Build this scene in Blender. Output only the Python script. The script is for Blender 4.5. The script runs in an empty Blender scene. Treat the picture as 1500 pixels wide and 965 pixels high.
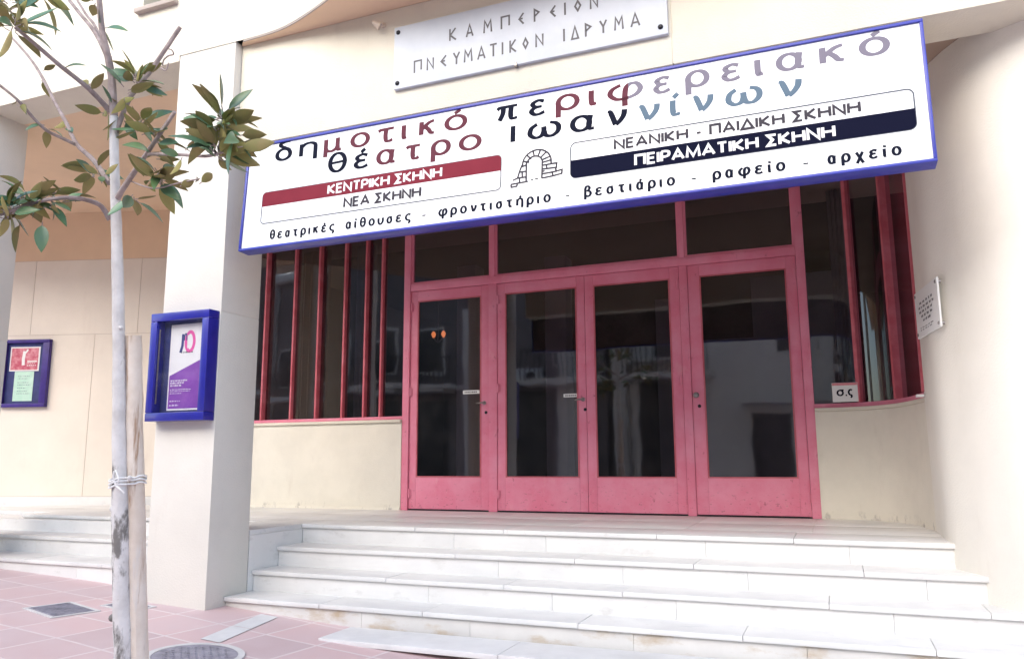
import bpy, bmesh, math, random
from mathutils import Vector, Matrix
random.seed(11)
S = bpy.context.scene
COL = S.collection
R = math.radians

# ------------------------------------------------------------------ camera, sky, sun, exposure
cam_d = bpy.data.cameras.new('camera'); cam = bpy.data.objects.new('camera', cam_d); COL.objects.link(cam)
CR = Vector((0.92627294, 0.37681029, -0.00569563)); CU = Vector((0.06637786, -0.14825505, 0.98671902)); CF = Vector((-0.37096148, 0.91434919, 0.1623365))
CP = Vector((0, -7.5, 1.026))
cam.matrix_world = Matrix(((CR.x, CU.x, -CF.x, CP.x), (CR.y, CU.y, -CF.y, CP.y), (CR.z, CU.z, -CF.z, CP.z), (0, 0, 0, 1)))
cam_d.sensor_width = 36; cam_d.lens = 1156.96 / 1500 * 36; cam_d.clip_end = 500; cam_d.clip_start = 0.05
S.camera = cam
def ray(px, py): return CR * ((px - 750) / 1156.96) + CU * (-(py - 482.5) / 1156.96) + CF
def at(px, py, Y): r = ray(px, py); return CP + r * ((Y - CP.y) / r.y)

w = bpy.data.worlds.new('World'); S.world = w; w.use_nodes = True
nt = w.node_tree; bg = nt.nodes['Background']
sky = nt.nodes.new('ShaderNodeTexSky'); sky.sky_type = 'NISHITA'; sky.sun_disc = False
SUN_EL, SUN_AZ = 31, 194            # azimuth measured clockwise from +Y
sky.sun_elevation = R(SUN_EL); sky.sun_rotation = R(SUN_AZ); sky.air_density = 1.0; sky.dust_density = 1.6; sky.ozone_density = 1.0
nt.links.new(sky.outputs[0], bg.inputs[0]); bg.inputs[1].default_value = 0.15
sd = bpy.data.lights.new('sun', 'SUN'); sun = bpy.data.objects.new('sun', sd); COL.objects.link(sun)
sd.energy = 1.35; sd.angle = R(70); sd.color = (1, 0.965, 0.90)
dv = Vector((math.sin(R(SUN_AZ)) * math.cos(R(SUN_EL)), math.cos(R(SUN_AZ)) * math.cos(R(SUN_EL)), math.sin(R(SUN_EL))))
sun.rotation_euler = dv.to_track_quat('Z', 'Y').to_euler(); sun.location = dv * 40
S.view_settings.view_transform = 'Standard'; S.view_settings.look = 'None'
S.view_settings.exposure = 1.42; S.view_settings.gamma = 1; S.view_settings.use_curve_mapping = False

# ------------------------------------------------------------------ materials
def mat(name, col, rough=.6, spec=.5, metal=0, var=0, vscale=4, col2=None, bump=0, bscale=60, island=0, coat=0, detail=5):
    m = bpy.data.materials.new(name); m.use_nodes = True
    t = m.node_tree; b = t.nodes['Principled BSDF']
    b.inputs['Base Color'].default_value = (*col, 1); b.inputs['Roughness'].default_value = rough
    b.inputs['Metallic'].default_value = metal; b.inputs['Specular IOR Level'].default_value = spec
    b.inputs['Coat Weight'].default_value = coat
    out = None
    geo = t.nodes.new('ShaderNodeNewGeometry')
    if var or col2:
        n = t.nodes.new('ShaderNodeTexNoise'); n.inputs['Scale'].default_value = vscale; n.inputs['Detail'].default_value = detail; n.inputs['Roughness'].default_value = .62
        t.links.new(geo.outputs['Position'], n.inputs['Vector'])
        mx = t.nodes.new('ShaderNodeMix'); mx.data_type = 'RGBA'
        c2 = col2 or tuple(max(0, c * (1 - var)) for c in col)
        mx.inputs[6].default_value = (*col, 1); mx.inputs[7].default_value = (*c2, 1)
        mr = t.nodes.new('ShaderNodeMapRange'); mr.inputs[1].default_value = .38; mr.inputs[2].default_value = .68
        t.links.new(n.outputs['Fac'], mr.inputs[0]); t.links.new(mr.outputs[0], mx.inputs[0]); out = mx.outputs[2]
        mr2 = t.nodes.new('ShaderNodeMapRange'); mr2.inputs[3].default_value = rough * .85; mr2.inputs[4].default_value = min(1, rough * 1.25)
        t.links.new(n.outputs['Fac'], mr2.inputs[0]); t.links.new(mr2.outputs[0], b.inputs['Roughness'])
    if island:
        hv = t.nodes.new('ShaderNodeHueSaturation'); mr = t.nodes.new('ShaderNodeMapRange')
        mr.inputs[3].default_value = 1 - island; mr.inputs[4].default_value = 1 + island * .4
        t.links.new(geo.outputs['Random Per Island'], mr.inputs[0]); t.links.new(mr.outputs[0], hv.inputs['Value'])
        if out: t.links.new(out, hv.inputs['Color'])
        else: hv.inputs['Color'].default_value = (*col, 1)
        out = hv.outputs[0]
    if out: t.links.new(out, b.inputs['Base Color'])
    if bump:
        n2 = t.nodes.new('ShaderNodeTexNoise'); n2.inputs['Scale'].default_value = bscale; n2.inputs['Detail'].default_value = 4
        t.links.new(geo.outputs['Position'], n2.inputs['Vector'])
        bp = t.nodes.new('ShaderNodeBump'); bp.inputs['Strength'].default_value = bump; bp.inputs['Distance'].default_value = .01
        t.links.new(n2.outputs['Fac'], bp.inputs['Height']); t.links.new(bp.outputs[0], b.inputs['Normal'])
    return m

def overlay(m, col, scale, lo, hi, stretch=(1, 1, 1), fac=1.0, zband=None):
    """real stains with a shape of their own: a second thresholded noise mixed over the base colour"""
    t = m.node_tree; b = t.nodes['Principled BSDF']; inp = b.inputs['Base Color']
    src = inp.links[0].from_socket if inp.links else None
    geo = t.nodes.new('ShaderNodeNewGeometry'); mp = t.nodes.new('ShaderNodeMapping'); mp.inputs['Scale'].default_value = stretch
    n = t.nodes.new('ShaderNodeTexNoise'); n.inputs['Scale'].default_value = scale; n.inputs['Detail'].default_value = 6; n.inputs['Roughness'].default_value = .65
    t.links.new(geo.outputs['Position'], mp.inputs[0]); t.links.new(mp.outputs[0], n.inputs['Vector'])
    mr = t.nodes.new('ShaderNodeMapRange'); mr.inputs[1].default_value = lo; mr.inputs[2].default_value = hi; mr.inputs[4].default_value = fac
    t.links.new(n.outputs['Fac'], mr.inputs[0]); f = mr.outputs[0]
    if zband:
        sx = t.nodes.new('ShaderNodeSeparateXYZ'); t.links.new(geo.outputs['Position'], sx.inputs[0])
        m2 = t.nodes.new('ShaderNodeMapRange'); m2.inputs[1].default_value = zband[0]; m2.inputs[2].default_value = zband[1]; m2.inputs[3].default_value = 1; m2.inputs[4].default_value = 0
        t.links.new(sx.outputs[2], m2.inputs[0])
        mm = t.nodes.new('ShaderNodeMath'); mm.operation = 'MULTIPLY'; t.links.new(f, mm.inputs[0]); t.links.new(m2.outputs[0], mm.inputs[1]); f = mm.outputs[0]
    mx = t.nodes.new('ShaderNodeMix'); mx.data_type = 'RGBA'
    if src: t.links.new(src, mx.inputs[6])
    else: mx.inputs[6].default_value = inp.default_value
    mx.inputs[7].default_value = (*col, 1); t.links.new(f, mx.inputs[0]); t.links.new(mx.outputs[2], inp)
    return m

M = {}
M['cream'] = mat('cream_plaster', (.73, .685, .575), .85, .25, var=.09, vscale=1.6, bump=.28, bscale=90)
overlay(M['cream'], (.55, .49, .42), 3.0, .60, .78, (2.2, 2.2, .5), .35)
M['cream_low'] = mat('cream_plaster_dado', (.78, .735, .635), .82, .25, var=.09, vscale=2.2, bump=.25, bscale=120)
overlay(M['cream_low'], (.55, .48, .40), 2.5, .58, .8, (2.2, 2.2, .6), .4)
overlay(M['cream_low'], (.16, .14, .13), 13, .54, .66, (1, 1, .6), .55, (.52, .60))
M['peach'] = mat('peach_plaster', (.80, .60, .42), .85, .2, var=.08, vscale=1.6, bump=.1, bscale=110)
M['curved'] = mat('curved_wall_plaster_lightened', (.80, .765, .69), .82, .25, var=.07, vscale=1.4, bump=.22, bscale=90)  # pillar plaster with its colour lightened to offset the shade on this wall
overlay(M['curved'], (.64, .58, .50), 2.6, .58, .8, (2.5, 2.5, .5), .35)
M['niche'] = mat('darkened_soffit_plaster', (.40, .30, .23), .85, .2, var=.1, vscale=1.6)  # peach soffit with its colour darkened to dim its reflection in the transoms
M['panel'] = mat('cladding_panel', (.79, .715, .62), .7, .3, var=.07, vscale=1.7, bump=.05, bscale=90, island=.05)
overlay(M['panel'], (.60, .50, .43), 2.0, .58, .8, (2, 2, .5), .3)
M['pillar'] = mat('pillar_plaster', (.74, .71, .645), .8, .25, var=.08, vscale=1.5, bump=.22, bscale=90, island=.03)
overlay(M['pillar'], (.60, .54, .48), 3.0, .6, .8, (2.5, 2.5, .5), .35)
M['joint'] = mat('joint_sealant', (.42, .36, .32), .9)
M['marble'] = mat('white_marble', (.765, .755, .735), .36, .4, col2=(.66, .655, .645), vscale=2.4, bump=.04, bscale=40, island=.07, detail=9)
overlay(M['marble'], (.42, .44, .46), 3.0, .60, .70, (1, 3.2, 6), .45)
overlay(M['marble'], (.50, .47, .43), 14, .62, .72, (1, 1, 1), .4)
M['riser'] = mat('marble_riser', (.765, .755, .735), .42, .4, col2=(.68, .67, .655), vscale=2.2, island=.07, detail=9)
overlay(M['riser'], (.50, .48, .45), 6, .58, .72, (1, 1, 2), .5)
M['riser_low'] = mat('marble_riser_stained', (.70, .68, .65), .5, .4, col2=(.6, .58, .56), vscale=2.2, island=.09, detail=9)
overlay(M['riser_low'], (.42, .31, .19), 2.6, .50, .66, (1, 1, 2.5), .8)
M['marble_plaque'] = mat('pale_marble_plaque', (.60, .64, .69), .4, .35, col2=(.52, .56, .61), vscale=2.2, detail=8)
M['red'] = mat('red_painted_metal', (.73, .20, .295), .45, .4, col2=(.77, .28, .385), vscale=3.5, bump=.03, bscale=50)
overlay(M['red'], (.30, .055, .08), 17, .64, .74, (1, 1, .7), .6)
overlay(M['red'], (.24, .10, .10), 26, .60, .68, (1, 1, 2.2), .55, (.60, .90))
overlay(M['red'], (.78, .36, .42), 5, .60, .72, (1.6, 1.6, .8), .5)
M['bar'] = mat('dark_red_window_bar', (.52, .10, .13), .5, .4, col2=(.62, .17, .21), vscale=6)
M['blue'] = mat('blue_painted_metal', (.020, .022, .30), .28, .5, var=.25, vscale=6, coat=.3)
M['signblue'] = mat('sign_frame_blue', (.022, .032, .33), .32, .5, var=.2, vscale=5)
M['casepanel'] = mat('case_lining', (.035, .045, .17), .55, .4, var=.3, vscale=8)
M['purplecase'] = mat('violet_case', (.05, .025, .22), .4, .4, var=.3, vscale=9)
M['acrylic'] = mat('white_acrylic', (.74, .765, .785), .16, .5, var=.03, vscale=1.3)
M['black_ink'] = mat('black_ink', (.010, .012, .024), .8, .06)
M['navy_ink'] = mat('navy_ink', (.006, .007, .022), .8, .06)
M['maroon'] = mat('maroon_ink', (.13, .042, .058), .8, .06, var=.15, vscale=12)
M['red_ink'] = mat('crimson_band', (.21, .032, .048), .8, .06, var=.15, vscale=3)
M['mauve'] = mat('mauve_grey_ink', (.195, .18, .225), .8, .06)
M['bluegrey'] = mat('blue_grey_ink', (.115, .165, .215), .8, .06)
M['grey_ink'] = mat('grey_ink', (.06, .055, .065), .8, .06)
M['line_ink'] = mat('thin_line_ink', (.10, .11, .13), .55, .15)
M['white_ink'] = mat('white_ink', (.85, .85, .86), .55, .15)
M['engrave'] = mat('engraved_grey', (.13, .125, .13), .7)
M['bolt'] = mat('dark_bolt', (.02, .02, .025), .35, metal=.6)
M['metal'] = mat('worn_steel', (.35, .33, .32), .4, metal=.9, var=.3, vscale=20)
M['paper'] = mat('white_paper', (.78, .78, .76), .6)
M['green_paper'] = mat('pale_green_paper', (.45, .68, .55), .6, col2=(.55, .74, .62), vscale=14)
M['red_print'] = mat('red_print', (.48, .07, .12), .5, col2=(.66, .28, .32), vscale=16, detail=2)
M['purple_print'] = mat('purple_print', (.20, .05, .36), .4, col2=(.27, .08, .42), vscale=10)
M['pink_print'] = mat('pink_print', (.75, .10, .36), .4)
M['navy_print'] = mat('navy_print', (.05, .06, .20), .4)
M['pinkband'] = mat('pink_band', (.70, .25, .28), .5)
M['lightwall'] = mat('pale_render', (.82, .79, .73), .9, .2, var=.12, vscale=.8)
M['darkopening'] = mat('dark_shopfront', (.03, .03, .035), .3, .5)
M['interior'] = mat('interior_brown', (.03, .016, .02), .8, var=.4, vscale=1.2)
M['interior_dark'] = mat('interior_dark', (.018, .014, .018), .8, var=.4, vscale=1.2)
M['interior_grey'] = mat('interior_grey_stone', (.42, .42, .47), .7, var=.2, vscale=2)
M['curtain'] = mat('brown_curtain', (.20, .10, .045), .9, var=.4, vscale=8)
M['curtain_grey'] = mat('grey_blind', (.20, .20, .25), .8, var=.2, vscale=8)
M['beige'] = mat('beige_plastic', (.62, .52, .42), .45)
M['cord'] = mat('white_cord', (.78, .78, .78), .7)
M['iron'] = mat('cast_iron', (.36, .34, .39), .75, .3, metal=0, var=.4, vscale=14, bump=.3, bscale=70)
M['concrete'] = mat('pale_concrete_ring', (.66, .64, .63), .8, var=.15, vscale=9, bump=.15)
M['strip'] = mat('white_paving_marble', (.74, .735, .73), .5, .4, var=.12, vscale=5, bump=.05, island=.06)

bark = mat('pale_grey_bark', (.70, .685, .68), .85, .2, col2=(.55, .53, .52), vscale=9, bump=.5, bscale=45, detail=8)
overlay(bark, (.16, .14, .12), 12, .64, .72, (1, 1, .35), .6)
overlay(bark, (.13, .12, .11), 14, .50, .60, (1, 1, .4), .85, (1.0, 1.05))
M['bark'] = bark
M['twig'] = mat('young_branch_bark', (.40, .33, .32), .8, .25, col2=(.24, .19, .18), vscale=14, bump=.3, bscale=60)
stk = mat('weathered_stake_wood', (.74, .67, .60), .85, .2, col2=(.62, .53, .45), vscale=6, bump=.4, bscale=30, detail=8)
overlay(stk, (.30, .16, .08), 7, .56, .66, (3, 3, .22), .8)
overlay(stk, (.62, .60, .58), 6, .55, .66, (2.4, 2.4, .3), .8)
M['stake'] = stk
M['leaf_top'] = mat('magnolia_leaf_top', (.09, .19, .12), .30, .55, col2=(.125, .22, .08), vscale=9, island=.45)
M['leaf_under'] = mat('magnolia_leaf_underside', (.34, .275, .115), .65, .3, col2=(.25, .27, .085), vscale=9, island=.4)

def glass(name, tint, f0=.05, dust=.022):
    m = bpy.data.materials.new(name); m.use_nodes = True; t = m.node_tree; t.nodes.remove(t.nodes['Principled BSDF'])
    o = t.nodes['Material Output']; tr = t.nodes.new('ShaderNodeBsdfTransparent'); tr.inputs[0].default_value = (*tint, 1)
    gl = t.nodes.new('ShaderNodeBsdfGlossy'); gl.inputs['Roughness'].default_value = .032
    geo = t.nodes.new('ShaderNodeNewGeometry'); n = t.nodes.new('ShaderNodeTexNoise'); n.inputs['Scale'].default_value = 1.6
    bp = t.nodes.new('ShaderNodeBump'); bp.inputs['Strength'].default_value = .075; bp.inputs['Distance'].default_value = .02
    t.links.new(geo.outputs['Position'], n.inputs['Vector']); t.links.new(n.outputs['Fac'], bp.inputs['Height']); t.links.new(bp.outputs[0], gl.inputs['Normal'])
    lw = t.nodes.new('ShaderNodeLayerWeight'); lw.inputs['Blend'].default_value = .5      # 'Facing' is the same on both faces of the pane
    pw_ = t.nodes.new('ShaderNodeMath'); pw_.operation = 'POWER'; pw_.inputs[1].default_value = 5; t.links.new(lw.outputs['Facing'], pw_.inputs[0])
    ml = t.nodes.new('ShaderNodeMath'); ml.operation = 'MULTIPLY_ADD'; ml.inputs[1].default_value = .9; ml.inputs[2].default_value = f0; ml.use_clamp = True; t.links.new(pw_.outputs[0], ml.inputs[0])
    mx = t.nodes.new('ShaderNodeMixShader'); t.links.new(ml.outputs[0], mx.inputs[0]); t.links.new(tr.outputs[0], mx.inputs[1]); t.links.new(gl.outputs[0], mx.inputs[2])
    # a thin film of dust and wiped smears
    df = t.nodes.new('ShaderNodeBsdfDiffuse'); df.inputs[0].default_value = (.55, .53, .52, 1)
    nd = t.nodes.new('ShaderNodeTexNoise'); nd.inputs['Scale'].default_value = 3.5; nd.inputs['Detail'].default_value = 9; nd.inputs['Distortion'].default_value = 1.2
    t.links.new(geo.outputs['Position'], nd.inputs['Vector']); md = t.nodes.new('ShaderNodeMapRange'); md.inputs[1].default_value = .42; md.inputs[2].default_value = .75; md.inputs[3].default_value = .004; md.inputs[4].default_value = dust
    t.links.new(nd.outputs['Fac'], md.inputs[0]); m2 = t.nodes.new('ShaderNodeMixShader'); t.links.new(md.outputs[0], m2.inputs[0]); t.links.new(mx.outputs[0], m2.inputs[1]); t.links.new(df.outputs[0], m2.inputs[2])
    t.links.new(m2.outputs[0], o.inputs[0]); return m
M['glass'] = glass('door_glass', (.62, .58, .62), .095)
M['caseglass'] = glass('case_glass', (.97, .97, .98), .035)
def emit(name, col, s):
    m = bpy.data.materials.new(name); m.use_nodes = True; b = m.node_tree.nodes['Principled BSDF']
    b.inputs['Emission Color'].default_value = (*col, 1); b.inputs['Emission Strength'].default_value = s; return m
M['bulb'] = emit('lit_bulb', (1, .30, .08), .75)

# pavers: pink tiles in a stretcher grid with pale joints
pv = bpy.data.materials.new('pink_pavers'); pv.use_nodes = True; t = pv.node_tree; b = t.nodes['Principled BSDF']
geo = t.nodes.new('ShaderNodeNewGeometry'); mp = t.nodes.new('ShaderNodeMapping'); mp.inputs['Rotation'].default_value = (0, 0, R(6)); mp.inputs['Location'].default_value = (.13, .21, 0)
br = t.nodes.new('ShaderNodeTexBrick'); br.offset = .0; br.inputs['Scale'].default_value = 1
br.inputs['Brick Width'].default_value = .42; br.inputs['Row Height'].default_value = .42; br.inputs['Mortar Size'].default_value = .011; br.inputs['Mortar Smooth'].default_value = .3
br.inputs['Color1'].default_value = (.65, .465, .46, 1); br.inputs['Color2'].default_value = (.55, .415, .42, 1); br.inputs['Mortar'].default_value = (.70, .60, .59, 1)
t.links.new(geo.outputs['Position'], mp.inputs[0]); t.links.new(mp.outputs[0], br.inputs['Vector'])
n = t.nodes.new('ShaderNodeTexNoise'); n.inputs['Scale'].default_value = 2.3; n.inputs['Detail'].default_value = 8; t.links.new(geo.outputs['Position'], n.inputs['Vector'])
mr = t.nodes.new('ShaderNodeMapRange'); mr.inputs[1].default_value = .42; mr.inputs[2].default_value = .72; mr.inputs[4].default_value = .6; t.links.new(n.outputs['Fac'], mr.inputs[0])
mx = t.nodes.new('ShaderNodeMix'); mx.data_type = 'RGBA'; t.links.new(br.outputs['Color'], mx.inputs[6]); mx.inputs[7].default_value = (.62, .51, .52, 1); t.links.new(mr.outputs[0], mx.inputs[0])
t.links.new(mx.outputs[2], b.inputs['Base Color']); b.inputs['Roughness'].default_value = .62
bp = t.nodes.new('ShaderNodeBump'); bp.inputs['Strength'].default_value = .4; bp.inputs['Distance'].default_value = .004; bp.invert = True
t.links.new(br.outputs['Fac'], bp.inputs['Height'])
n2 = t.nodes.new('ShaderNodeTexNoise'); n2.inputs['Scale'].default_value = 70; t.links.new(geo.outputs['Position'], n2.inputs['Vector'])
bp2 = t.nodes.new('ShaderNodeBump'); bp2.inputs['Strength'].default_value = .15; bp2.inputs['Distance'].default_value = .004
t.links.new(n2.outputs['Fac'], bp2.inputs['Height']); t.links.new(bp.outputs[0], bp2.inputs['Normal']); t.links.new(bp2.outputs[0], b.inputs['Normal'])
overlay(pv, (.16, .12, .12), 22, .70, .76, (1, 1, 1), .6)
M['pavers'] = pv

# ------------------------------------------------------------------ mesh helpers
class MB:
    def __init__(s): s.bm = bmesh.new()
    def box(s, x0, x1, y0, y1, z0, z1, bev=0, T=None):
        b = bmesh.new(); bmesh.ops.create_cube(b, size=1)
        for v in b.verts: v.co = Vector(((x0 + x1) / 2 + v.co.x * (x1 - x0), (y0 + y1) / 2 + v.co.y * (y1 - y0), (z0 + z1) / 2 + v.co.z * (z1 - z0)))
        if bev: bmesh.ops.bevel(b, geom=b.edges[:], offset=bev, segments=2, profile=.6, affect='EDGES')
        return s.merge(b, T)
    def merge(s, b, T=None):
        vm = {}
        for v in b.verts: vm[v] = s.bm.verts.new(T @ v.co if T else v.co)
        for f in b.faces:
            try:
                nf = s.bm.faces.new([vm[v] for v in f.verts]); nf.smooth = f.smooth
            except ValueError: pass
        b.free(); return s
    def prism(s, poly, z0, z1, bottom=True, T=None):
        a = [Vector((p[0], p[1], z0)) for p in poly]; c = [Vector((p[0], p[1], z1)) for p in poly]
        if T: a = [T @ v for v in a]; c = [T @ v for v in c]
        a = [s.bm.verts.new(v) for v in a]; c = [s.bm.verts.new(v) for v in c]; n = len(poly)
        for i in range(n): s.bm.faces.new((a[i], a[(i + 1) % n], c[(i + 1) % n], c[i]))
        s.bm.faces.new(c)
        if bottom: s.bm.faces.new(a[::-1])
        return s
    def strip(s, curve, z0, z1):
        vs = [(s.bm.verts.new((x, y, z0)), s.bm.verts.new((x, y, z1))) for x, y in curve]
        for (a, b_), (c, d) in zip(vs, vs[1:]):
            f = s.bm.faces.new((a, c, d, b_)); f.smooth = True
        return s
    def tube(s, pts, rad, seg=10, wob=0):
        pts = [Vector(p) for p in pts]; rings = []
        ref = Vector((.31, .2, .93)) if abs((pts[-1] - pts[0]).normalized().z) < .9 else Vector((1, .1, 0))
        for i, p in enumerate(pts):
            d = (pts[min(i + 1, len(pts) - 1)] - pts[max(i - 1, 0)]).normalized()
            u = d.cross(ref).normalized(); v = d.cross(u).normalized(); r = rad[i] if hasattr(rad, '__len__') else rad
            rings.append([s.bm.verts.new(p + (u * math.cos(2 * math.pi * k / seg) + v * math.sin(2 * math.pi * k / seg)) * r * (1 + wob * random.uniform(-1, 1))) for k in range(seg)])
        for a, b_ in zip(rings, rings[1:]):
            for k in range(seg):
                f = s.bm.faces.new((a[k], a[(k + 1) % seg], b_[(k + 1) % seg], b_[k])); f.smooth = True
        s.bm.faces.new(rings[0][::-1]); s.bm.faces.new(rings[-1]); return s
    def lathe(s, prof, seg=20, T=None):
        rings = [[(Vector((r * math.cos(2 * math.pi * k / seg), r * math.sin(2 * math.pi * k / seg), z))) for k in range(seg)] for r, z in prof]
        rings = [[s.bm.verts.new(T @ v if T else v) for v in rg] for rg in rings]
        for a, b_ in zip(rings, rings[1:]):
            for k in range(seg):
                f = s.bm.faces.new((a[k], a[(k + 1) % seg], b_[(k + 1) % seg], b_[k])); f.smooth = True
        s.bm.faces.new(rings[0][::-1]); s.bm.faces.new(rings[-1]); return s
    def poly(s, pts):
        try: s.bm.faces.new([s.bm.verts.new(p) for p in pts])
        except ValueError: pass
        return s
def origin(o):
    v = Vector((0, 0, 0))
    while o: v = v + o.location; o = o.parent
    return v
def obj(name, mb, m, parent=None, loc=None, recalc=True):
    """one mesh object; vertices are given in world coordinates"""
    bm = mb.bm if isinstance(mb, MB) else mb
    if recalc: bmesh.ops.recalc_face_normals(bm, faces=bm.faces[:])
    if loc is None:
        xs = [v.co for v in bm.verts]
        lo = Vector((min(v.x for v in xs), min(v.y for v in xs), min(v.z for v in xs))); hi = Vector((max(v.x for v in xs), max(v.y for v in xs), max(v.z for v in xs)))
        loc = Vector(((lo.x + hi.x) / 2, (lo.y + hi.y) / 2, lo.z))
    loc = Vector(loc)
    for v in bm.verts: v.co -= loc
    me = bpy.data.meshes.new(name); bm.to_mesh(me); bm.free(); me.set_sharp_from_angle(angle=R(38))
    for mm in (m if isinstance(m, (list, tuple)) else [m]): me.materials.append(mm)
    o = bpy.data.objects.new(name, me); COL.objects.link(o)
    o.location = loc - origin(parent); o.parent = parent
    return o
def tag(o, label=None, cat=None, group=None, kind=None):
    if label: o['label'] = label
    if cat: o['category'] = cat
    if group: o['group'] = group
    if kind: o['kind'] = kind
    return o
def thing(name, label, cat, loc, group=None):
    o = bpy.data.objects.new(name, None); COL.objects.link(o); o.location = loc; o.empty_display_size = .2
    return tag(o, label, cat, group)
def B(*a, **k): return MB().box(*a, **k)

# ---- lettering drawn with a broad pen: strokes in a unit box (x 0..1, baseline 0, x-height 1); 's' smooth, 'l' straight, 'o' ellipse
def ell(cx, cy, rx, ry): return ('o', [(cx + rx * math.cos(2 * math.pi * i / 28), cy + ry * math.sin(2 * math.pi * i / 28)) for i in range(28)])
ACC = ('l', [(.42, 1.17), (.74, 1.42)])
EPS = [('s', [(.95, .88), (.6, 1), (.22, .9), (.12, .74), (.34, .56), (.8, .54)]), ('s', [(.8, .53), (.28, .49), (.03, .27), (.25, .03), (.6, 0), (1, .12)])]
IOTA = [('s', [(.22, 1), (.22, .32), (.40, .03), (.98, .08)])]
ALF = [ell(.40, .5, .40, .5), ('s', [(.84, 1), (.78, .6), (.76, .28), (.84, .05), (1, .06)])]
ETA = [('l', [(.10, 1), (.10, 0)]), ('s', [(.10, .7), (.32, .95), (.62, 1), (.86, .84), (.9, .5), (.9, .1), (.9, -.36)])]
LOW = {'ο': [ell(.5, .5, .5, .5)], 'ό': [ell(.5, .5, .5, .5), ACC], 'δ': [ell(.5, .44, .5, .44), ('s', [(.95, 1.46), (.6, 1.46), (.26, 1.34), (.24, 1.18), (.55, .98), (.86, .78), (.99, .5)])],
 'η': ETA, 'ή': ETA + [ACC], 'μ': [('l', [(.08, 1), (.08, -.42)]), ('s', [(.08, .3), (.2, .06), (.45, .0), (.68, .14), (.78, .36)]), ('s', [(.78, 1), (.78, .4), (.84, .05), (1, .06)])],
 'τ': [('l', [(0, .84), (.12, .95), (1, .97)]), ('s', [(.5, .95), (.47, .42), (.54, .06), (.74, 0), (.94, .08)])], 'ι': IOTA, 'ί': IOTA + [('l', [(.3, 1.17), (.8, 1.42)])],
 'κ': [('l', [(.10, 1), (.10, 0)]), ('s', [(.97, .97), (.6, .84), (.18, .46)]), ('s', [(.36, .6), (.6, .34), (.78, .08), (1, .02)])],
 'π': [('l', [(0, .82), (.1, .95), (1, .97)]), ('s', [(.30, .95), (.28, .5), (.12, 0)]), ('s', [(.70, .95), (.67, .36), (.75, .05), (1, .07)])],
 'ε': EPS, 'έ': EPS + [ACC], 'ρ': [ell(.52, .5, .48, .5), ('l', [(.05, .5), (.05, -.5)])],
 'φ': [('s', [(.36, 1), (.1, .78), (.02, .42), (.22, .06), (.52, .02), (.86, .2), (1, .58), (.88, .95), (.68, .98), (.54, .74), (.5, .2), (.5, -.5)])],
 'α': ALF, 'ά': ALF + [ACC], 'θ': [ell(.5, .72, .5, .72), ('l', [(.06, .70), (.94, .74)])],
 'ω': [('s', [(.26, .98), (.06, .72), (.02, .3), (.2, .02), (.4, .1), (.49, .4), (.49, .74)]), ('s', [(.5, .42), (.58, .08), (.78, .01), (.96, .24), (1, .58), (.9, .86), (.7, .98)])],
 'ν': [('s', [(0, .98), (.18, .86), (.46, .02)]), ('s', [(.48, .02), (.72, .25), (.93, .6), (.98, .98)])],
 'σ': [ell(.43, .46, .43, .46), ('l', [(.36, .93), (1, .95)])], 'ς': [('s', [(.92, .86), (.58, 1), (.16, .8), (.04, .45), (.28, .12), (.70, .0), (.78, -.24), (.52, -.44)])],
 'υ': [('s', [(.04, .98), (.06, .38), (.28, .02), (.62, .02), (.92, .32), (.98, .7), (.9, 1)])], 'χ': [('l', [(.02, 1), (1, -.46)]), ('l', [(.96, 1), (.06, -.46)])],
 'β': [('l', [(.08, -.46), (.08, 1.05)]), ('s', [(.08, 1), (.2, 1.38), (.55, 1.46), (.8, 1.2), (.62, .88), (.3, .78)]), ('s', [(.4, .79), (.84, .66), (.98, .36), (.76, .04), (.4, 0), (.1, .16)])], 'Ι': [('l', [(.5, 0), (.5, 1.16)])]}
CAP = {'Α': (.72, [('l', [(0, 0), (.5, 1), (1, 0)]), ('l', [(.2, .3), (.8, .3)])]), 'Δ': (.74, [('c', [(0, .02), (.5, 1), (1, .02)])]), 'Ε': (.46, [('l', [(1, 1), (0, 1), (0, 0), (1, 0)]), ('l', [(0, .52), (.9, .52)])]),
 'Η': (.64, [('l', [(0, 0), (0, 1)]), ('l', [(1, 0), (1, 1)]), ('l', [(0, .52), (1, .52)])]), 'Ι': (0, [('l', [(0, 0), (0, 1)])]), 'Κ': (.58, [('l', [(0, 0), (0, 1)]), ('l', [(.95, 1), (.1, .5), (1, 0)])]),
 'Μ': (.82, [('l', [(0, 0), (.08, 1), (.5, .1), (.92, 1), (1, 0)])]), 'Ν': (.64, [('l', [(0, 0), (0, 1), (1, 0), (1, 1)])]), 'Π': (.62, [('l', [(0, 0), (0, 1), (1, 1), (1, 0)])]),
 'Ρ': (.50, [('l', [(0, 0), (0, 1)]), ('s', [(0, 1), (.5, 1), (.92, .92), (1, .73), (.92, .54), (.5, .44), (0, .45)])]), 'Σ': (.50, [('l', [(1, 1), (.05, 1), (.6, .52), (.02, 0), (1, 0)])]), 'Τ': (.56, [('l', [(0, 1), (1, 1)]), ('l', [(.5, 1), (.5, 0)])])}
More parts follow.
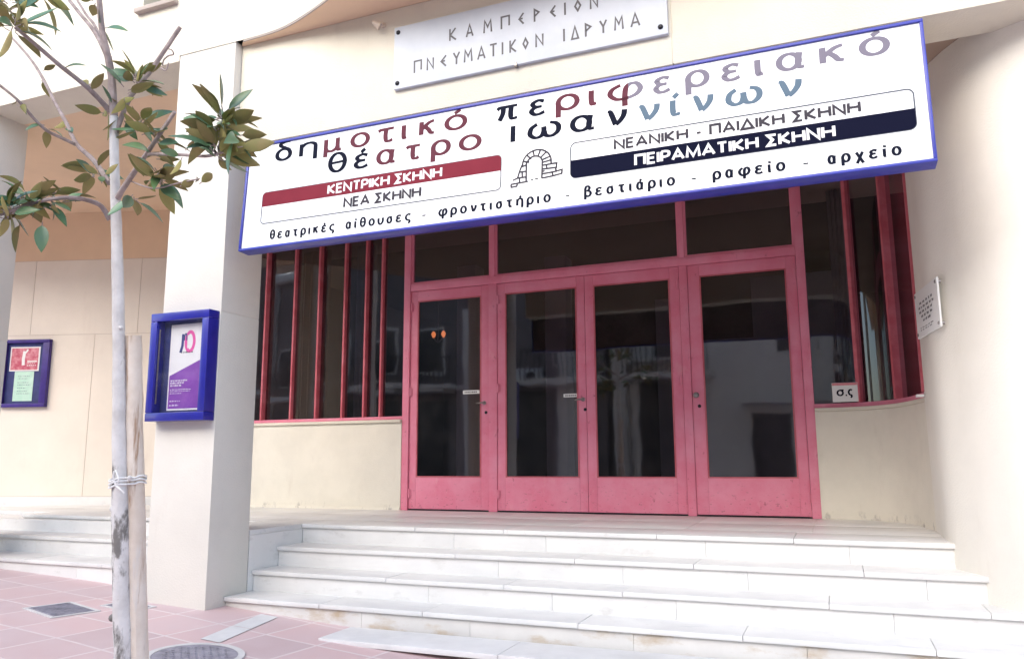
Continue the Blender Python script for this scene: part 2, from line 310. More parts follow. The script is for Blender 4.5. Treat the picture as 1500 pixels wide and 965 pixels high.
def sample(kind, P, n=7):
    if kind != 's' or len(P) < 3: return P
    Q = [Vector((*p, 0)) for p in P]; out = []
    for i in range(len(Q) - 1):
        p0 = Q[max(i - 1, 0)]; p1 = Q[i]; p2 = Q[i + 1]; p3 = Q[min(i + 2, len(Q) - 1)]
        for k in range(n):
            t_ = k / n; v = .5 * ((2 * p1) + (p2 - p0) * t_ + (2 * p0 - 5 * p1 + 4 * p2 - p3) * t_ ** 2 + (3 * p1 - p0 - 3 * p2 + p3) * t_ ** 3); out.append((v.x, v.y))
    out.append(P[-1]); return out
def put_glyph(mb, strokes, u0, u1, v0, h, frame, wv, wh, off=.0012):
    """strokes fitted so the ink spans u0..u1; wv, wh = pen width of upright and of level strokes"""
    xs = [p[0] for _, P in strokes for p in P]; xa, xb = min(xs), max(xs)
    a, c = u0 + wv * .45, u1 - wv * .45; hh = h - wh
    for k, (kind, P) in enumerate(strokes):
        Q = [((a + (c - a) * ((x - xa) / (xb - xa) if xb > xa else .5)), v0 + wh / 2 + hh * y) for x, y in sample(kind, P)]
        stroke(mb, Q, (wv, wh), frame, off + .00025 * k, kind in 'oc')
def rect(mb, u0, u1, v0, v1, frame, off=.0008):
    O, U, V, N = frame
    mb.poly([O + U * a + V * c + N * off for a, c in ((u0, v0), (u1, v0), (u1, v1), (u0, v1))])
def round_poly(u0, u1, v0, v1, r, corners=(1, 1, 1, 1), n=6):
    out = []
    for (cx, cy, a0, k) in ((u0 + r, v0 + r, 180, 0), (u1 - r, v0 + r, 270, 1), (u1 - r, v1 - r, 0, 2), (u0 + r, v1 - r, 90, 3)):
        if corners[k]:
            for i in range(n + 1): a = R(a0 + 90 * i / n); out.append((cx + r * math.cos(a), cy + r * math.sin(a)))
        else: out.append(((u0, u1, u1, u0)[k], (v0, v0, v1, v1)[k]))
    return out
def stroke(mb, pts, wd, frame, off=.0012, closed=False):
    """flat pen line along pts; wd = width, or (width of upright strokes, width of level strokes)"""
    O, U, V, N = frame; P = [Vector(p) for p in pts]; n = len(P); L = []
    for i in range(n):
        a = P[(i - 1) % n] if (closed or i > 0) else P[i]; c = P[(i + 1) % n] if (closed or i < n - 1) else P[i]
        d1 = (P[i] - a).normalized() if (P[i] - a).length > 1e-9 else (c - P[i]).normalized()
        d2 = (c - P[i]).normalized() if (c - P[i]).length > 1e-9 else d1
        d = d1 + d2; d = d.normalized() if d.length > 1e-6 else d1
        w_ = wd if not isinstance(wd, tuple) else wd[1] + (wd[0] - wd[1]) * abs(d.y) ** 1.3
        nn = Vector((-d.y, d.x)); k = max(.45, abs(nn.dot(Vector((-d1.y, d1.x))))); nn = nn * (w_ / 2 / k)
        L.append((P[i] + nn, P[i] - nn))
    vs = [(mb.bm.verts.new(O + U * a.x + V * a.y + N * off), mb.bm.verts.new(O + U * c.x + V * c.y + N * off)) for a, c in L]
    for i in (range(n) if closed else range(n - 1)):
        a, c = vs[i], vs[(i + 1) % n]
        try: mb.bm.faces.new((a[0], a[1], c[1], c[0]))
        except ValueError: pass

# ------------------------------------------------------------------ ground
def gz(x):
    P = [(-40, .9), (-7, .125), (-4.18, -.004), (-3.28, -.066), (1, -.30), (8, -.55), (60, -1.2)]
    for (a, za), (c, zc) in zip(P, P[1:]):
        if x <= c: return za + (zc - za) * (x - a) / (c - a)
    return P[-1][1]
g = MB(); XS = [-40, -20, -7, -4.18, -3.28, 1, 8, 60]; YS = [-60, -20, 8, 40]
vv = [[g.bm.verts.new((x, y, gz(x))) for y in YS] for x in XS]
for i in range(len(XS) - 1):
    for j in range(len(YS) - 1): g.bm.faces.new((vv[i][j], vv[i + 1][j], vv[i + 1][j + 1], vv[i][j + 1]))
tag(obj('pavement', g, M['pavers'], loc=(0, 0, 0)), kind='structure')
def ground_strip(x0, x1, y0, y1, n, tilt=0, lift=.004):
    mb = MB()
    for k in range(n):
        a, c = y0 + (y1 - y0) * k / n + .003, y0 + (y1 - y0) * (k + 1) / n - .003
        q = []
        for x, y in ((x0, a), (x1, a), (x1, c), (x0, c)):
            xx = x + tilt * (y - y1); q.append(Vector((xx, y, gz(xx) + lift)))
        mb.poly(q)
    return tag(obj('paving_strip', mb, M['strip']), kind='structure')
ground_strip(-3.805, -3.655, -3.55, -2.82, 2, tilt=-.2)

# ------------------------------------------------------------------ theatre building
ZL, XP = .508, -4.176
CURVE = [(-.16, .0), (.05, -.012), (.22, -.06), (.37, -.17), (.48, -.32), (.56, -.52), (.60, -.8), (.617, -1.1), (.610, -1.5), (.615, -1.85), (.70, -2.1), (.80, -2.32), (.93, -2.5), (1.15, -2.64), (1.45, -2.735), (1.9, -2.79), (2.6, -2.82), (5, -2.84)]
def smooth_curve(P, n=5):
    out = []
    for i in range(len(P) - 1):
        p0 = Vector(P[max(i - 1, 0)]); p1 = Vector(P[i]); p2 = Vector(P[i + 1]); p3 = Vector(P[min(i + 2, len(P) - 1)])
        for k in range(n):
            t_ = k / n; out.append(.5 * ((2 * p1) + (p2 - p0) * t_ + (2 * p0 - 5 * p1 + 4 * p2 - p3) * t_ ** 2 + (3 * p1 - p0 - 3 * p2 + p3) * t_ ** 3))
    out.append(Vector(P[-1])); return [(v.x, v.y) for v in out]
SC = smooth_curve(CURVE)
def curve_shift(C, d):
    out = []
    for i, p in enumerate(C):
        a = Vector(C[max(i - 1, 0)]); c = Vector(C[min(i + 1, len(C) - 1)]); tn = (c - a).normalized(); nn = Vector((tn.y, -tn.x))
        out.append((p[0] + nn.x * d, p[1] + nn.y * d))
    return out                       # positive d: towards the entrance court / street
bld = thing('theatre_building', 'cream theatre front with curved right wall, pillars, red doors and overhanging upper storey', 'building', (-2.2, -2.9, 0))

# pillars with a joint at 2.13 m
def pillar(x0, x1):
    mb = MB()
    zs = [-.12, 2.127, 4.292]
    mb.box(x0, x1, -2.962, -2.54, zs[0], zs[1], .006); mb.box(x0, x1, -2.962, -2.54, zs[1] + .005, zs[2], .006)
    mb.box(x0 + .004, x1 - .004, -2.958, -2.545, 2.10, 2.16)
    return obj('pillar', mb, M['pillar'], bld)
pillar(-4.745, XP); pillar(-7.64, -7.07)
# lower wall below the left windows, skirting and ledge
obj('wall', B(-6.6, -4.312, -.045, .12, .5, 1.425, .004), M['cream_low'], bld)
obj('window_ledge', B(-6.6, -4.312, -.075, .10, 1.4265, 1.458, .005), M['cream'], bld)
# right: curved wall, low part under windows up to Y=-1.0, full height beyond
iw = next(i for i, p in enumerate(SC) if p[1] < -1.03)
def taper(d):                          # stands proud by d, dying into the wall at the end
    n_ = iw + 1; q = SC[:n_]; a_ = curve_shift(q, d); return [(p[0] + (w_[0] - p[0]) * min(1, (n_ - 1 - i) / 9), p[1] + (w_[1] - p[1]) * min(1, (n_ - 1 - i) / 9)) for i, (p, w_) in enumerate(zip(q, a_))]
low = taper(.035); low[0] = (-.158, -.045)
back = curve_shift(SC[:iw + 1], -.2); back[0] = (-.158, .2)
mb = MB(); mb.prism(low + back[::-1], .5, 1.425); 
obj('curved_wall', mb, M['cream_low'], bld)
lowl = taper(.06); lowl[0] = (-.157, -.07)
mb = MB(); mb.prism(lowl + back[::-1], 1.4265, 1.455); obj('window_ledge', mb, M['cream'], bld)
hi = SC[iw:]; hib = curve_shift(hi, -.35)
mb = MB()
for z0, z1 in ((-.6, 3.512),):
    n0 = len(mb.bm.faces); mb.prism(hi + hib[::-1], z0, z1)
for f in mb.bm.faces:
    if abs(f.normal.z) < .5 and f.calc_area() < .4: f.smooth = False
cw = obj('curved_wall', mb, M['curved'], bld)
for p in cw.data.polygons: p.use_smooth = abs(p.normal.z) < .5 and p.area < .6
# fascia above the sign, its soffit, upper storey
mb = MB(); mb.box(-4.170, -.785, -2.89, -2.55, 3.437, 4.277, .003); mb.box(-.780, 6, -2.89, -2.55, 3.437, 4.277, .003); mb.box(-4.1, 6, -2.885, -2.6, 3.45, 4.26)
obj('fascia', mb, M['cream'], bld)
obj('sky_block_panel', B(-3.90, .56, -2.87, -2.60, 2.98, 3.436), M['cream'], bld)  # added filler hidden behind the sign; keeps sky out of the door reflections
VP_ = [(-4.6, -2.548), (6, -2.548), (6, .6), (-6.6, .6), (-6.6, .0)]
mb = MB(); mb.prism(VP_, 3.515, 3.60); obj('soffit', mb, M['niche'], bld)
mb = MB(); mb.prism(VP_, 3.602, 4.243); obj('ceiling_void', mb, M['cream'], bld)
# left passage: soffit, upper wall front and angled panelled wall
mb = MB(); mb.box(-14, -4.20, -2.606, 3.0, 4.245, 4.27); obj('soffit', mb, M['peach'], bld)
uw = MB()
for a, c, z0, z1 in ((-14, -7.645, 4.236, 9), (-7.645, -7.065, 4.281, 9), (-7.065, -5.19, 4.236, 9), (-5.19, -4.84, 4.236, 4.79), (-5.19, -4.84, 6.1, 9), (-4.84, -4.747, 4.236, 4.2815)): uw.box(a, c, -2.968, -2.6, z0, z1)
obj('upper_wall', uw, M['cream'], bld)
bow = [(-4.839, -2.968), (-4.4, -2.968), (-4.1, -2.968), (-3.80, -2.985), (-3.62, -3.02), (-3.44, -3.078), (-3.28, -3.14), (-3.1, -3.215), (-2.8, -3.33), (-2.4, -3.44), (-1.9, -3.51), (-1.3, -3.53), (-.7, -3.51), (-.1, -3.44), (.4, -3.33), (.9, -3.18), (1.4, -3.04), (1.8, -2.985), (2.1, -2.968), (8, -2.968), (8, -2.6), (-4.839, -2.6)]
mb = MB(); mb.prism(smooth_curve(bow[:19], 4) + bow[19:], 4.283, 9, bottom=False)
o = obj('bowed_upper_wall', mb, M['cream'], bld)
for p in o.data.polygons: p.use_smooth = abs(p.normal.z) < .5 and p.normal.y < -.3 and p.area < 3
inner = [(x, y + .004) for x, y in smooth_curve(bow[2:19], 4)] + [(8, -2.964), (8, -2.6), (-4.17, -2.6), (-4.17, -2.9)]
mb = MB(); mb.prism(inner, 4.279, 4.2825); obj('soffit', mb, M['peach'], bld)
obj('drip_edge', MB().prism(smooth_curve(bow[2:11], 4) + [(x, y + .012) for x, y in smooth_curve(bow[2:11], 4)][::-1], 4.268, 4.2787), M['joint'], bld)
# upper left window
wn = obj('window', MB().box(-5.19, -5.15, -2.74, -2.68, 4.79, 6.1).box(-4.88, -4.84, -2.74, -2.68, 4.79, 6.1).box(-5.15, -4.88, -2.74, -2.68, 4.79, 4.84).box(-5.15, -4.88, -2.74, -2.68, 6.05, 6.1).box(-5.03, -4.995, -2.735, -2.685, 4.84, 6.05), M['interior'], bld)
obj('pane', B(-5.15, -4.88, -2.712, -2.705, 4.84, 6.05), M['darkopening'], wn)
obj('sill', B(-5.24, -4.80, -3.02, -2.75, 4.752, 4.789, .004), M['joint'], wn)

# angled wall at the back of the left passage
P0 = Vector((-7.7, 0)); D = Vector((-.9563, -.2924)); NW = Vector((.2924, -.9563))
def wpt(s, d=0): p = P0 + D * s + NW * d; return (p.x, p.y)
TW = Matrix(((D.x, NW.x, 0, P0.x), (D.y, NW.y, 0, P0.y), (0, 0, 1, 0), (0, 0, 0, 1)))   # x along wall to the left, y out of wall, z up
mb = MB()
vs = [[-1.2, .44, 1.88, 3.3, 4.8]]
for z0, z1 in ((.61, 2.630), (2.634, 3.607)):
    cuts = [-1.2, 1.0, 4.8] if z0 < 1 else [-1.2, .44, 1.88, 3.3, 4.8]
    for a, c in zip(cuts, cuts[1:]): mb.box(a + .003, c - .003, -.04, 0, z0, z1, 0, TW)
obj('cladding', mb, M['panel'], bld)
obj('upper_plaster', MB().box(-1.2, 4.8, -.04, .0, 3.611, 4.243, 0, TW), M['peach'], bld)
obj('wall', MB().box(-1.2, 4.8, -.2, -.005, .4, 4.24, 0, TW), M['joint'], bld)
obj('skirting', MB().box(-1.2, 4.8, -.03, .018, .5, .606, .003, TW), M['marble'], bld)
obj('wall', B(-6.62, -6.45, .0, 1.2, .4, 4.24), M['cream'], bld)
obj('skirting', MB().box(-6.6, -4.315, -.058, -.046, .5, .535, .002), M['cream_low'], bld)

# ------------------------------------------------------------------ staircase and landing
st = thing('entrance_staircase', 'white marble entrance steps with landing, running between pillar and curved wall', 'staircase', (-1.8, -2.3, 0))
random.seed(5)
def slabs(mb, x0, x1, y0, y1, z0, z1, cuts, bev=.004, zoff=0):
    xs = [x0] + [c_ for c_ in cuts if x0 + .1 < c_ < x1 - .1] + [x1]
    for a, c in zip(xs, xs[1:]):
        dz = random.uniform(-.0012, .0012)
        mb.box(a + .0009, c - .0009, y0, y1, z0 + dz, z1 + dz, bev)
nos = [(-1.905, .508, .80), (-2.21, .359, .93), (-2.495, .210, 1.42), (-2.785, .061, 2.9)]
cutsets = [[-3.1, -2.35, -1.2, -.3], [-2.6, -1.7, -.9, .1], [-3.0, -2.1, -1.3, -.1, .7], [-3.35, -2.55, -1.5, -.55, .4, 1.5]]
prev = -1.6
for k, (yn, z, xr) in enumerate(nos):
    y1 = (0.6 if k == 0 else nos[k - 1][0] + .06)
    mb = MB(); random.seed(20 + k)
    slabs(mb, XP + .002, xr, yn, y1 if k else -1.42, z - .032, z, cutsets[k], .007)
    obj('tread', mb, M['marble'], st)
    mb = MB(); zb = (nos[k + 1][1] - .02) if k < 3 else -.40
    slabs(mb, XP + .004, xr - .01, yn + .022, yn + .05, zb, z - .0325, [c_ + .33 for c_ in cutsets[k]], .001)
    obj('riser', mb, M['riser_low'] if k == 3 else M['riser'], st)
# landing floor
mb = MB(); random.seed(3)
for y0, y1 in ((-1.418, -.75), (-.748, -.05)):
    slabs(mb, -9.5, .68 if y0 > -1.2 else .75, y0, y1, .47, .508, [-8, -6.9, -5.8, -4.6, -3.7, -2.9, -2.0, -1.1, -.2], .002)
mb.box(-10.5, 0, -.048, 1.2, .47, .506)
obj('landing', mb, M['marble'], st)
mb = MB(); mb.box(-4.74, XP - .0, -2.53, -1.42, .47, .5078, .003)
obj('landing', mb, M['marble'], st)
mb = MB(); mb.box(-4.74, XP, -2.53, -1.42, -.1, .469); mb.box(-10, .6, -1.85, 1.2, -.2, .468); obj('stair_core', mb, M['riser'], st)
# bottom plinth slab lying against the first riser
mb = MB(); random.seed(9)
slabs(mb, -3.08, 4, -3.16, -2.80, -.098, -.064, [-1.86, -.5, .9], .006)
obj('plinth_slab', mb, M['strip'], st)
obj('plinth_bed', B(-2.95, 4, -3.06, -2.82, -.5, -.099), M['joint'], st)
# left flight
sl = thing('side_staircase', 'low white marble steps between the two pillars at the left passage', 'staircase', (-6, -2.2, .1))
random.seed(8)
lno = [(-1.75, .508), (-2.22, .359), (-2.60, .21)]
for k, (yn, z) in enumerate(lno):
    mb = MB(); x0 = -7.73 if k == 0 else -9.5
    slabs(mb, x0, -4.748, yn, -1.42 if k == 0 else lno[k - 1][0] + .06, z - .03, z, [-8.2, -6.5, -5.6] if k != 1 else [-7.1, -6.0])
    obj('tread', mb, M['marble'], sl)
    mb = MB(); slabs(mb, x0 + .01, -4.75, yn + .02, yn + .05, (lno[k + 1][1] - .02) if k < 2 else -.02, z - .0305, [-6.9, -5.9], .001)
    obj('riser', mb, M['riser'], sl)

# ------------------------------------------------------------------ doors, transoms, windows
RB = .003
HEAD = 2.855
fr = MB()
fr.box(-4.312, -4.234, -.035, .055, .508, 3.512, RB)
fr.box(-3.300, -3.206, -.022, .045, .508, HEAD, RB)
fr.box(-1.300, -1.222, -.022, .045, .508, HEAD, RB)
fr.box(-.234, -.158, -.035, .055, .508, 3.512, RB)
fr.box(-4.233, -.235, -.030, .050, HEAD + .001, 2.935, RB)
for xc in (-3.252, -1.262): fr.box(xc - .024, xc + .024, -.028, .045, 2.936, 3.512, RB)
dfm = obj('door_frame', fr, M['red'], bld)
for a, c in ((-4.233, -3.277), (-3.227, -1.287), (-1.237, -.235)):
    tw = obj('transom_window', MB().box(a, a + .022, -.012, .03, 2.936, 3.5).box(c - .022, c, -.012, .03, 2.936, 3.5).box(a + .0225, c - .0225, -.012, .03, 2.936, 2.958), M['red'], bld)
    obj('pane', B(a + .02, c - .02, .006, .012, 2.955, 3.5), M['glass'], tw)
obj('threshold', B(-4.25, -.2, -.02, .03, .5085, .517), M['interior_dark'], bld)

def door(x0, x1, g0, g1, hinge, tilt=0):
    z0, z1, ga, gb = .522, HEAD - .004, .847, 2.744
    mb = MB()
    mb.box(x0, g0, -.012, .032, z0, z1, RB); mb.box(g1, x1, -.012, .032, z0, z1, RB)
    mb.box(g0 + .0005, g1 - .0005, -.012, .032, z0, ga, RB); mb.box(g0 + .0005, g1 - .0005, -.012, .032, gb, z1, RB)
    d = obj('door', mb, M['red'], bld)
    bd = .013; mb = MB()
    mb.box(g0 + .001, g0 + bd, -.016, .0, ga + .001, gb - .001); mb.box(g1 - bd, g1 - .001, -.016, .0, ga + .001, gb - .001)
    mb.box(g0 + bd + .0005, g1 - bd - .0005, -.016, .0, ga + .001, ga + bd); mb.box(g0 + bd + .0005, g1 - bd - .0005, -.016, .0, gb - bd, gb - .001)
    obj('glazing_bead', mb, M['bar'], d)
    p = B(g0 + .002, g1 - .002, -.003, .003, ga + .002, gb - .002)
    if tilt:
        cx = (g0 + g1) / 2
        for v in p.bm.verts: v.co.y += .006 + (v.co.x - cx) * tilt
    obj('door_glass', p, M['glass'], d)
    hx = x0 + .012 if hinge < 0 else x1 - .012
    for z in (.68, 1.75, 2.68):
        obj('hinge', MB().tube([(hx, -.026, z - .045), (hx, -.026, z + .045)], .011, 8).box(hx - .018, hx + .018, -.020, -.0125, z - .04, z + .04), M['red'], d)
    return d
d1 = door(-4.231, -3.302, -4.148, -3.388, -1)
d2 = door(-3.203, -2.253, -3.116, -2.335, -1)
d3 = door(-2.249, -1.303, -2.16, -1.394, 1)
d4 = door(-1.219, -.237, -1.11, -.326, 1)
d1['label'] = 'red glazed door leaf at the left with small white notice'
def lock(d, x, lever=True, chrome=False):
    mm = M['metal']
    T = Matrix.Translation((x, -.0125, 1.607)) @ Matrix.Rotation(R(90), 4, 'X')
    mb = MB(); mb.lathe([(.021, 0), (.021, .006), (.012, .010), (.010, .03), (.010, .034)], 14, T)
    if lever: mb.tube([(x, -.047, 1.607), (x - .03, -.052, 1.606), (x - .075, -.05, 1.602)], [.009, .008, .007], 8)
    else: mb.lathe([(.013, .03), (.026, .036), (.028, .05), (.02, .06), (.006, .062)], 14, T)
    obj('handle', mb, mm, d)
    T2 = Matrix.Translation((x + .02, -.0125, 1.507)) @ Matrix.Rotation(R(90), 4, 'X')
    obj('keyhole', MB().lathe([(.016, 0), (.016, .005), (.009, .008), (.004, .008)], 12, T2), M['bolt'], d)
lock(d1, -3.352); lock(d2, -2.285); lock(d4, -1.178, False)
def notice(d, x0, x1, z0, z1):
    o = obj('notice', B(x0, x1, -.0075, -.0045, z0, z1), M['paper'], d)
    mb = MB(); F = (Vector((x0, -.0076, z0)), Vector((1, 0, 0)), Vector((0, 0, 1)), Vector((0, -1, 0)))
    w_ = x1 - x0; h_ = z1 - z0; u = .02
    while u < w_ - .025:
        l_ = random.uniform(.008, .018); rect(mb, u, u + l_, h_ * .32, h_ * .66, F, .0008); u += l_ + .006
    obj('print', mb, M['grey_ink'], o)
notice(d1, -3.60, -3.41, 1.706, 1.744); notice(d2, -2.49, -2.345, 1.634, 1.668)

# side windows: upright fins with a pane between each pair, every pane set at its own slight angle
ZS, ZT = 1.459, 3.512
lx = [-6.55, -6.194, -5.78, -5.436, -5.083, -4.802, -4.59, -4.314]
obj('window_rail', B(-6.55, -4.314, -.032, .045, ZS, ZS + .035, RB), M['red'], bld)
tl = [.02, -.07, .05, -.055, .03, -.06, .045]
for i in range(len(lx) - 1):
    a, c = lx[i], lx[i + 1]
    if i < len(lx) - 2: obj('mullion', B(c - .0115, c + .0115, -.045, .06, ZS + .036, ZT, RB), M['bar'], bld)
    mb = B(a + .013, c - .013, -.003, .003, ZS + .03, ZT - .004)
    cx = (a + c) / 2
    for v in mb.bm.verts: v.co.y += .012 + (v.co.x - cx) * tl[i]
    obj('pane', mb, M['glass'], bld)
# right bay on the curve
obj('window_rail', MB().prism(taper(.03) + curve_shift(SC[:iw + 1], -.04)[::-1], ZS - .003, ZS + .034), M['red'], bld)
cm = [(-.158, -.002), (.222, -.062), (.507, -.376), (.611, -1.05)]
def cang(p):
    j = min(range(len(SC)), key=lambda i: (SC[i][0] - p[0]) ** 2 + (SC[i][1] - p[1]) ** 2)
    a = SC[max(j - 1, 0)]; c = SC[min(j + 1, len(SC) - 1)]; return math.atan2(c[1] - a[1], c[0] - a[0])
for p in cm[1:]:
    dp = .05 if p is not cm[-1] else .012
    T = Matrix.Translation((p[0], p[1], 0)) @ Matrix.Rotation(cang(p), 4, 'Z')
    obj('mullion', MB().box(-.016, .016, -dp, dp, ZS + .036, ZT, RB, T), M['bar'], bld)
for a, c in zip(cm, cm[1:]):
    ia = min(range(len(SC)), key=lambda i: (SC[i][0] - a[0]) ** 2 + (SC[i][1] - a[1]) ** 2); ic = min(range(len(SC)), key=lambda i: (SC[i][0] - c[0]) ** 2 + (SC[i][1] - c[1]) ** 2)
    obj('pane', MB().strip(curve_shift(SC, -.01)[ia:ic + 1], ZS + .03, ZT - .004), M['glass'], bld)
obj('window_ledge', MB().box(.56, .612, -1.10, -1.02, 1.4575, 1.475, .003), M['white_ink'], bld)
# interior: lobby seen dimly through the glass
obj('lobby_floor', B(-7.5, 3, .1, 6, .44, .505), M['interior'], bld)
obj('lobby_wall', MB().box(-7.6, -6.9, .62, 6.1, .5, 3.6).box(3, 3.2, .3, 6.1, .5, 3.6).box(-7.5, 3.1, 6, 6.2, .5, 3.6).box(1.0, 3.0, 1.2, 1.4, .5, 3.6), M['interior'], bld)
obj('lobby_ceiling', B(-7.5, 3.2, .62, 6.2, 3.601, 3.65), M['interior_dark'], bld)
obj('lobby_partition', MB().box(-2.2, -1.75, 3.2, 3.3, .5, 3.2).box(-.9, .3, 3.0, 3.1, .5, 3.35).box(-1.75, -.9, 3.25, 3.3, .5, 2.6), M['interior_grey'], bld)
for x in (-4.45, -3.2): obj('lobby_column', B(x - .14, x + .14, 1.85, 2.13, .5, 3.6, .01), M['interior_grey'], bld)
def drape(x0, x1, y, m):
    mb = MB(); n = 40; pts = [(x0 + (x1 - x0) * i / n, y + .022 * math.sin(i * 1.9) + .01 * math.sin(i * .7)) for i in range(n + 1)]
    mb.prism(pts + [(x, yy + .006) for x, yy in pts[::-1]], 1.48, 3.5); return obj('curtain', mb, m, bld)
drape(-5.80, -5.42, .14, M['curtain']); drape(-5.06, -4.80, .16, M['curtain_grey']); drape(.06, .2, .2, M['curtain_grey'])
# ------------------------------------------------------------------ theatre sign
SO = Vector((-3.94, -3.07, 2.53)); SV = Vector((0, .05, .815)).normalized(); SU = Vector((1, 0, 0)); SN = SU.cross(SV)
SW, SH = 4.521, .826
F = (SO, SU, SV, SN)
TS = Matrix(((1, SN.x, SV.x, SO.x), (0, -SN.y * -1, SV.y, SO.y), (0, SN.z, SV.z, SO.z), (0, 0, 0, 1)))   # x=u, y=out, z=v
sg = thing('theatre_sign', 'long white theatre signboard in blue frame hanging over the red doors', 'sign', (-1.7, -3.0, 2.53))
ft = .018
mb = MB()
mb.box(0, SW, -.10, .012, 0, ft, .004, TS); mb.box(0, SW, -.10, .012, SH - ft, SH, .004, TS)
mb.box(0, ft, -.10, .0115, ft + .0005, SH - ft - .0005, .004, TS); mb.box(SW - ft, SW, -.10, .0115, ft + .0005, SH - ft - .0005, .004, TS)
obj('sign_frame', mb, M['signblue'], sg)
obj('sign_back', MB().box(.02, SW - .02, -.098, -.092, .02, SH - .02, 0, TS), M['metal'], sg)
obj('sign_face', MB().box(ft - .004, SW - ft + .004, -.01, 0, ft - .004, SH - ft + .004, 0, TS), M['acrylic'], sg)
obj('bracket', MB().box(.5, .54, -.17, -.101, .1, .7, 0, TS).box(2.2, 2.24, -.17, -.101, .1, .7, 0, TS).box(3.9, 3.94, -.17, -.101, .1, .7, 0, TS), M['metal'], sg)
L1 = [('δ', .253, .402), ('η', .467, .623), ('μ', .68, .843), ('ο', .903, 1.062), ('τ', 1.115, 1.269), ('ι', 1.316, 1.37), ('κ', 1.453, 1.584), ('ό', 1.645, 1.813), ('π', 2.014, 2.187), ('ε', 2.253, 2.374), ('ρ', 2.433, 2.591), ('ι', 2.651, 2.715), ('φ', 2.772, 2.993), ('ε', 3.056, 3.172), ('ρ', 3.248, 3.39), ('ε', 3.458, 3.577), ('ι', 3.646, 3.706), ('α', 3.763, 3.929), ('κ', 3.995, 4.136), ('ό', 4.199, 4.353)]
L2 = [('θ', .727, .883), ('έ', .943, 1.072), ('α', 1.125, 1.289), ('τ', 1.346, 1.481), ('ρ', 1.55, 1.698), ('ο', 1.758, 1.922), ('Ι', 2.126, 2.161), ('ω', 2.246, 2.47), ('α', 2.529, 2.7), ('ν', 2.755, 2.893), ('ν', 2.952, 3.093), ('ί', 3.154, 3.229), ('ν', 3.275, 3.408), ('ω', 3.477, 3.681), ('ν', 3.754, 3.894)]
c1 = ['black_ink'] * 2 + ['maroon'] * 6 + ['black_ink'] * 2 + ['maroon'] * 3 + ['mauve'] * 7
c2 = ['black_ink'] * 2 + ['maroon'] * 4 + ['black_ink'] * 4 + ['bluegrey'] * 5
WV, WH = .036, .018
def ink(mb, m): return obj('lettering', mb, M[m], sg)
for L, cs, base, runs in ((L1, c1, .66, (2, 8, 10, 12, 13, 20)), (L2, c2, .497, (2, 6, 10, 15))):
    st_ = 0
    for e in runs:                       # one piece of lettering per run of one colour
        mb = MB()
        for (ch, a, c) in L[st_:e]:
            if ch == 'φ':                # this letter changes colour half way
                put_glyph(mb, LOW[ch], a, c, base, .114, F, WV, WH); t2 = mb.bm.copy(); mid = SO + SU * ((a + c) / 2 + .02)
                for bmx, inn in ((mb.bm, False), (t2, True)):
                    bmesh.ops.bisect_plane(bmx, geom=bmx.verts[:] + bmx.edges[:] + bmx.faces[:], plane_co=mid, plane_no=SU, clear_inner=inn, clear_outer=not inn)
                ink(t2, 'mauve')
            else: put_glyph(mb, LOW[ch], a, c, base, .114, F, .034 if ch == 'Ι' else WV, WH)
        ink(mb, cs[st_]); st_ = e
# left box
def band(poly, m, off):
    mb = MB(); mb.poly([SO + SU * a + SV * c + SN * off for a, c in poly]); return obj('colour_band', mb, m, sg)
def outline(u0, u1, v0, v1, r):
    mb = MB(); stroke(mb, round_poly(u0, u1, v0, v1, r), .008, F, .0013, True); obj('box_outline', mb, M['line_ink'], sg)
outline(.172, 2.065, .191, .430, .03); band(round_poly(.172, 2.065, .322, .430, .03, (0, 0, 1, 1)), M['red_ink'], .0016)
outline(2.533, 4.442, .198, .431, .035); band(round_poly(2.533, 4.442, .198, .316, .035, (1, 1, 0, 0)), M['navy_ink'], .0016)
def line(s, u0, u1, v, h, m, wv, wh, off=.0024):
    gap = .235; xs, x = [], 0
    for ch in s:
        if ch == ' ': x += .42; continue
        wd_ = .28 if ch == '-' else CAP[ch][0]; xs.append((ch, x, x + wd_)); x += wd_ + gap
    k = (u1 - u0 - wv) / (x - gap); mb = MB(); last = None
    words = s.split(' '); cnt = 0; wi = 0
    for ch, a, c in xs:
        ua, uc = u0 + wv / 2 + a * k, u0 + wv / 2 + c * k
        if ch == '-': rect(mb, ua, uc, v + h * .32, v + h * .32 + wh, F, off)
        else: put_glyph(mb, CAP[ch][1], ua - wv * .45, uc + wv * .45, v, h, F, wv, wh, off)
        cnt += 1
        if cnt == len(words[wi]): obj('lettering', mb, m, sg); mb = MB(); cnt = 0; wi += 1
line('ΚΕΝΤΡΙΚΗ ΣΚΗΝΗ', .738, 1.642, .340, .074, M['white_ink'], .0162, .0130)
line('ΝΕΑ ΣΚΗΝΗ', .878, 1.491, .221, .076, M['grey_ink'], .0172, .0140)
line('ΝΕΑΝΙΚΗ - ΠΑΙΔΙΚΗ ΣΚΗΝΗ', 2.807, 4.184, .340, .070, M['grey_ink'], .0158, .0128)
line('ΠΕΙΡΑΜΑΤΙΚΗ ΣΚΗΝΗ', 2.932, 4.048, .217, .074, M['white_ink'], .0165, .0135)
def spaced(words):
    for s, u0, u1 in words:
        mb = MB()
        if s == '-': rect(mb, u0 - .012, u0 + .014, .083, .091, F, .0012); obj('lettering', mb, M['black_ink'], sg); continue
        ws = [(.24 if ch in 'ιί' else .74 if ch in 'φω' else .54) for ch in s]; gap = .23
        k = (u1 - u0) / (sum(ws) + gap * (len(s) - 1)); u = u0
        for ch, w_ in zip(s, ws):
            put_glyph(mb, LOW[ch], u, u + w_ * k, .062, .055, F, .0165, .0112); u += (w_ + gap) * k
        obj('lettering', mb, M['black_ink'], sg)
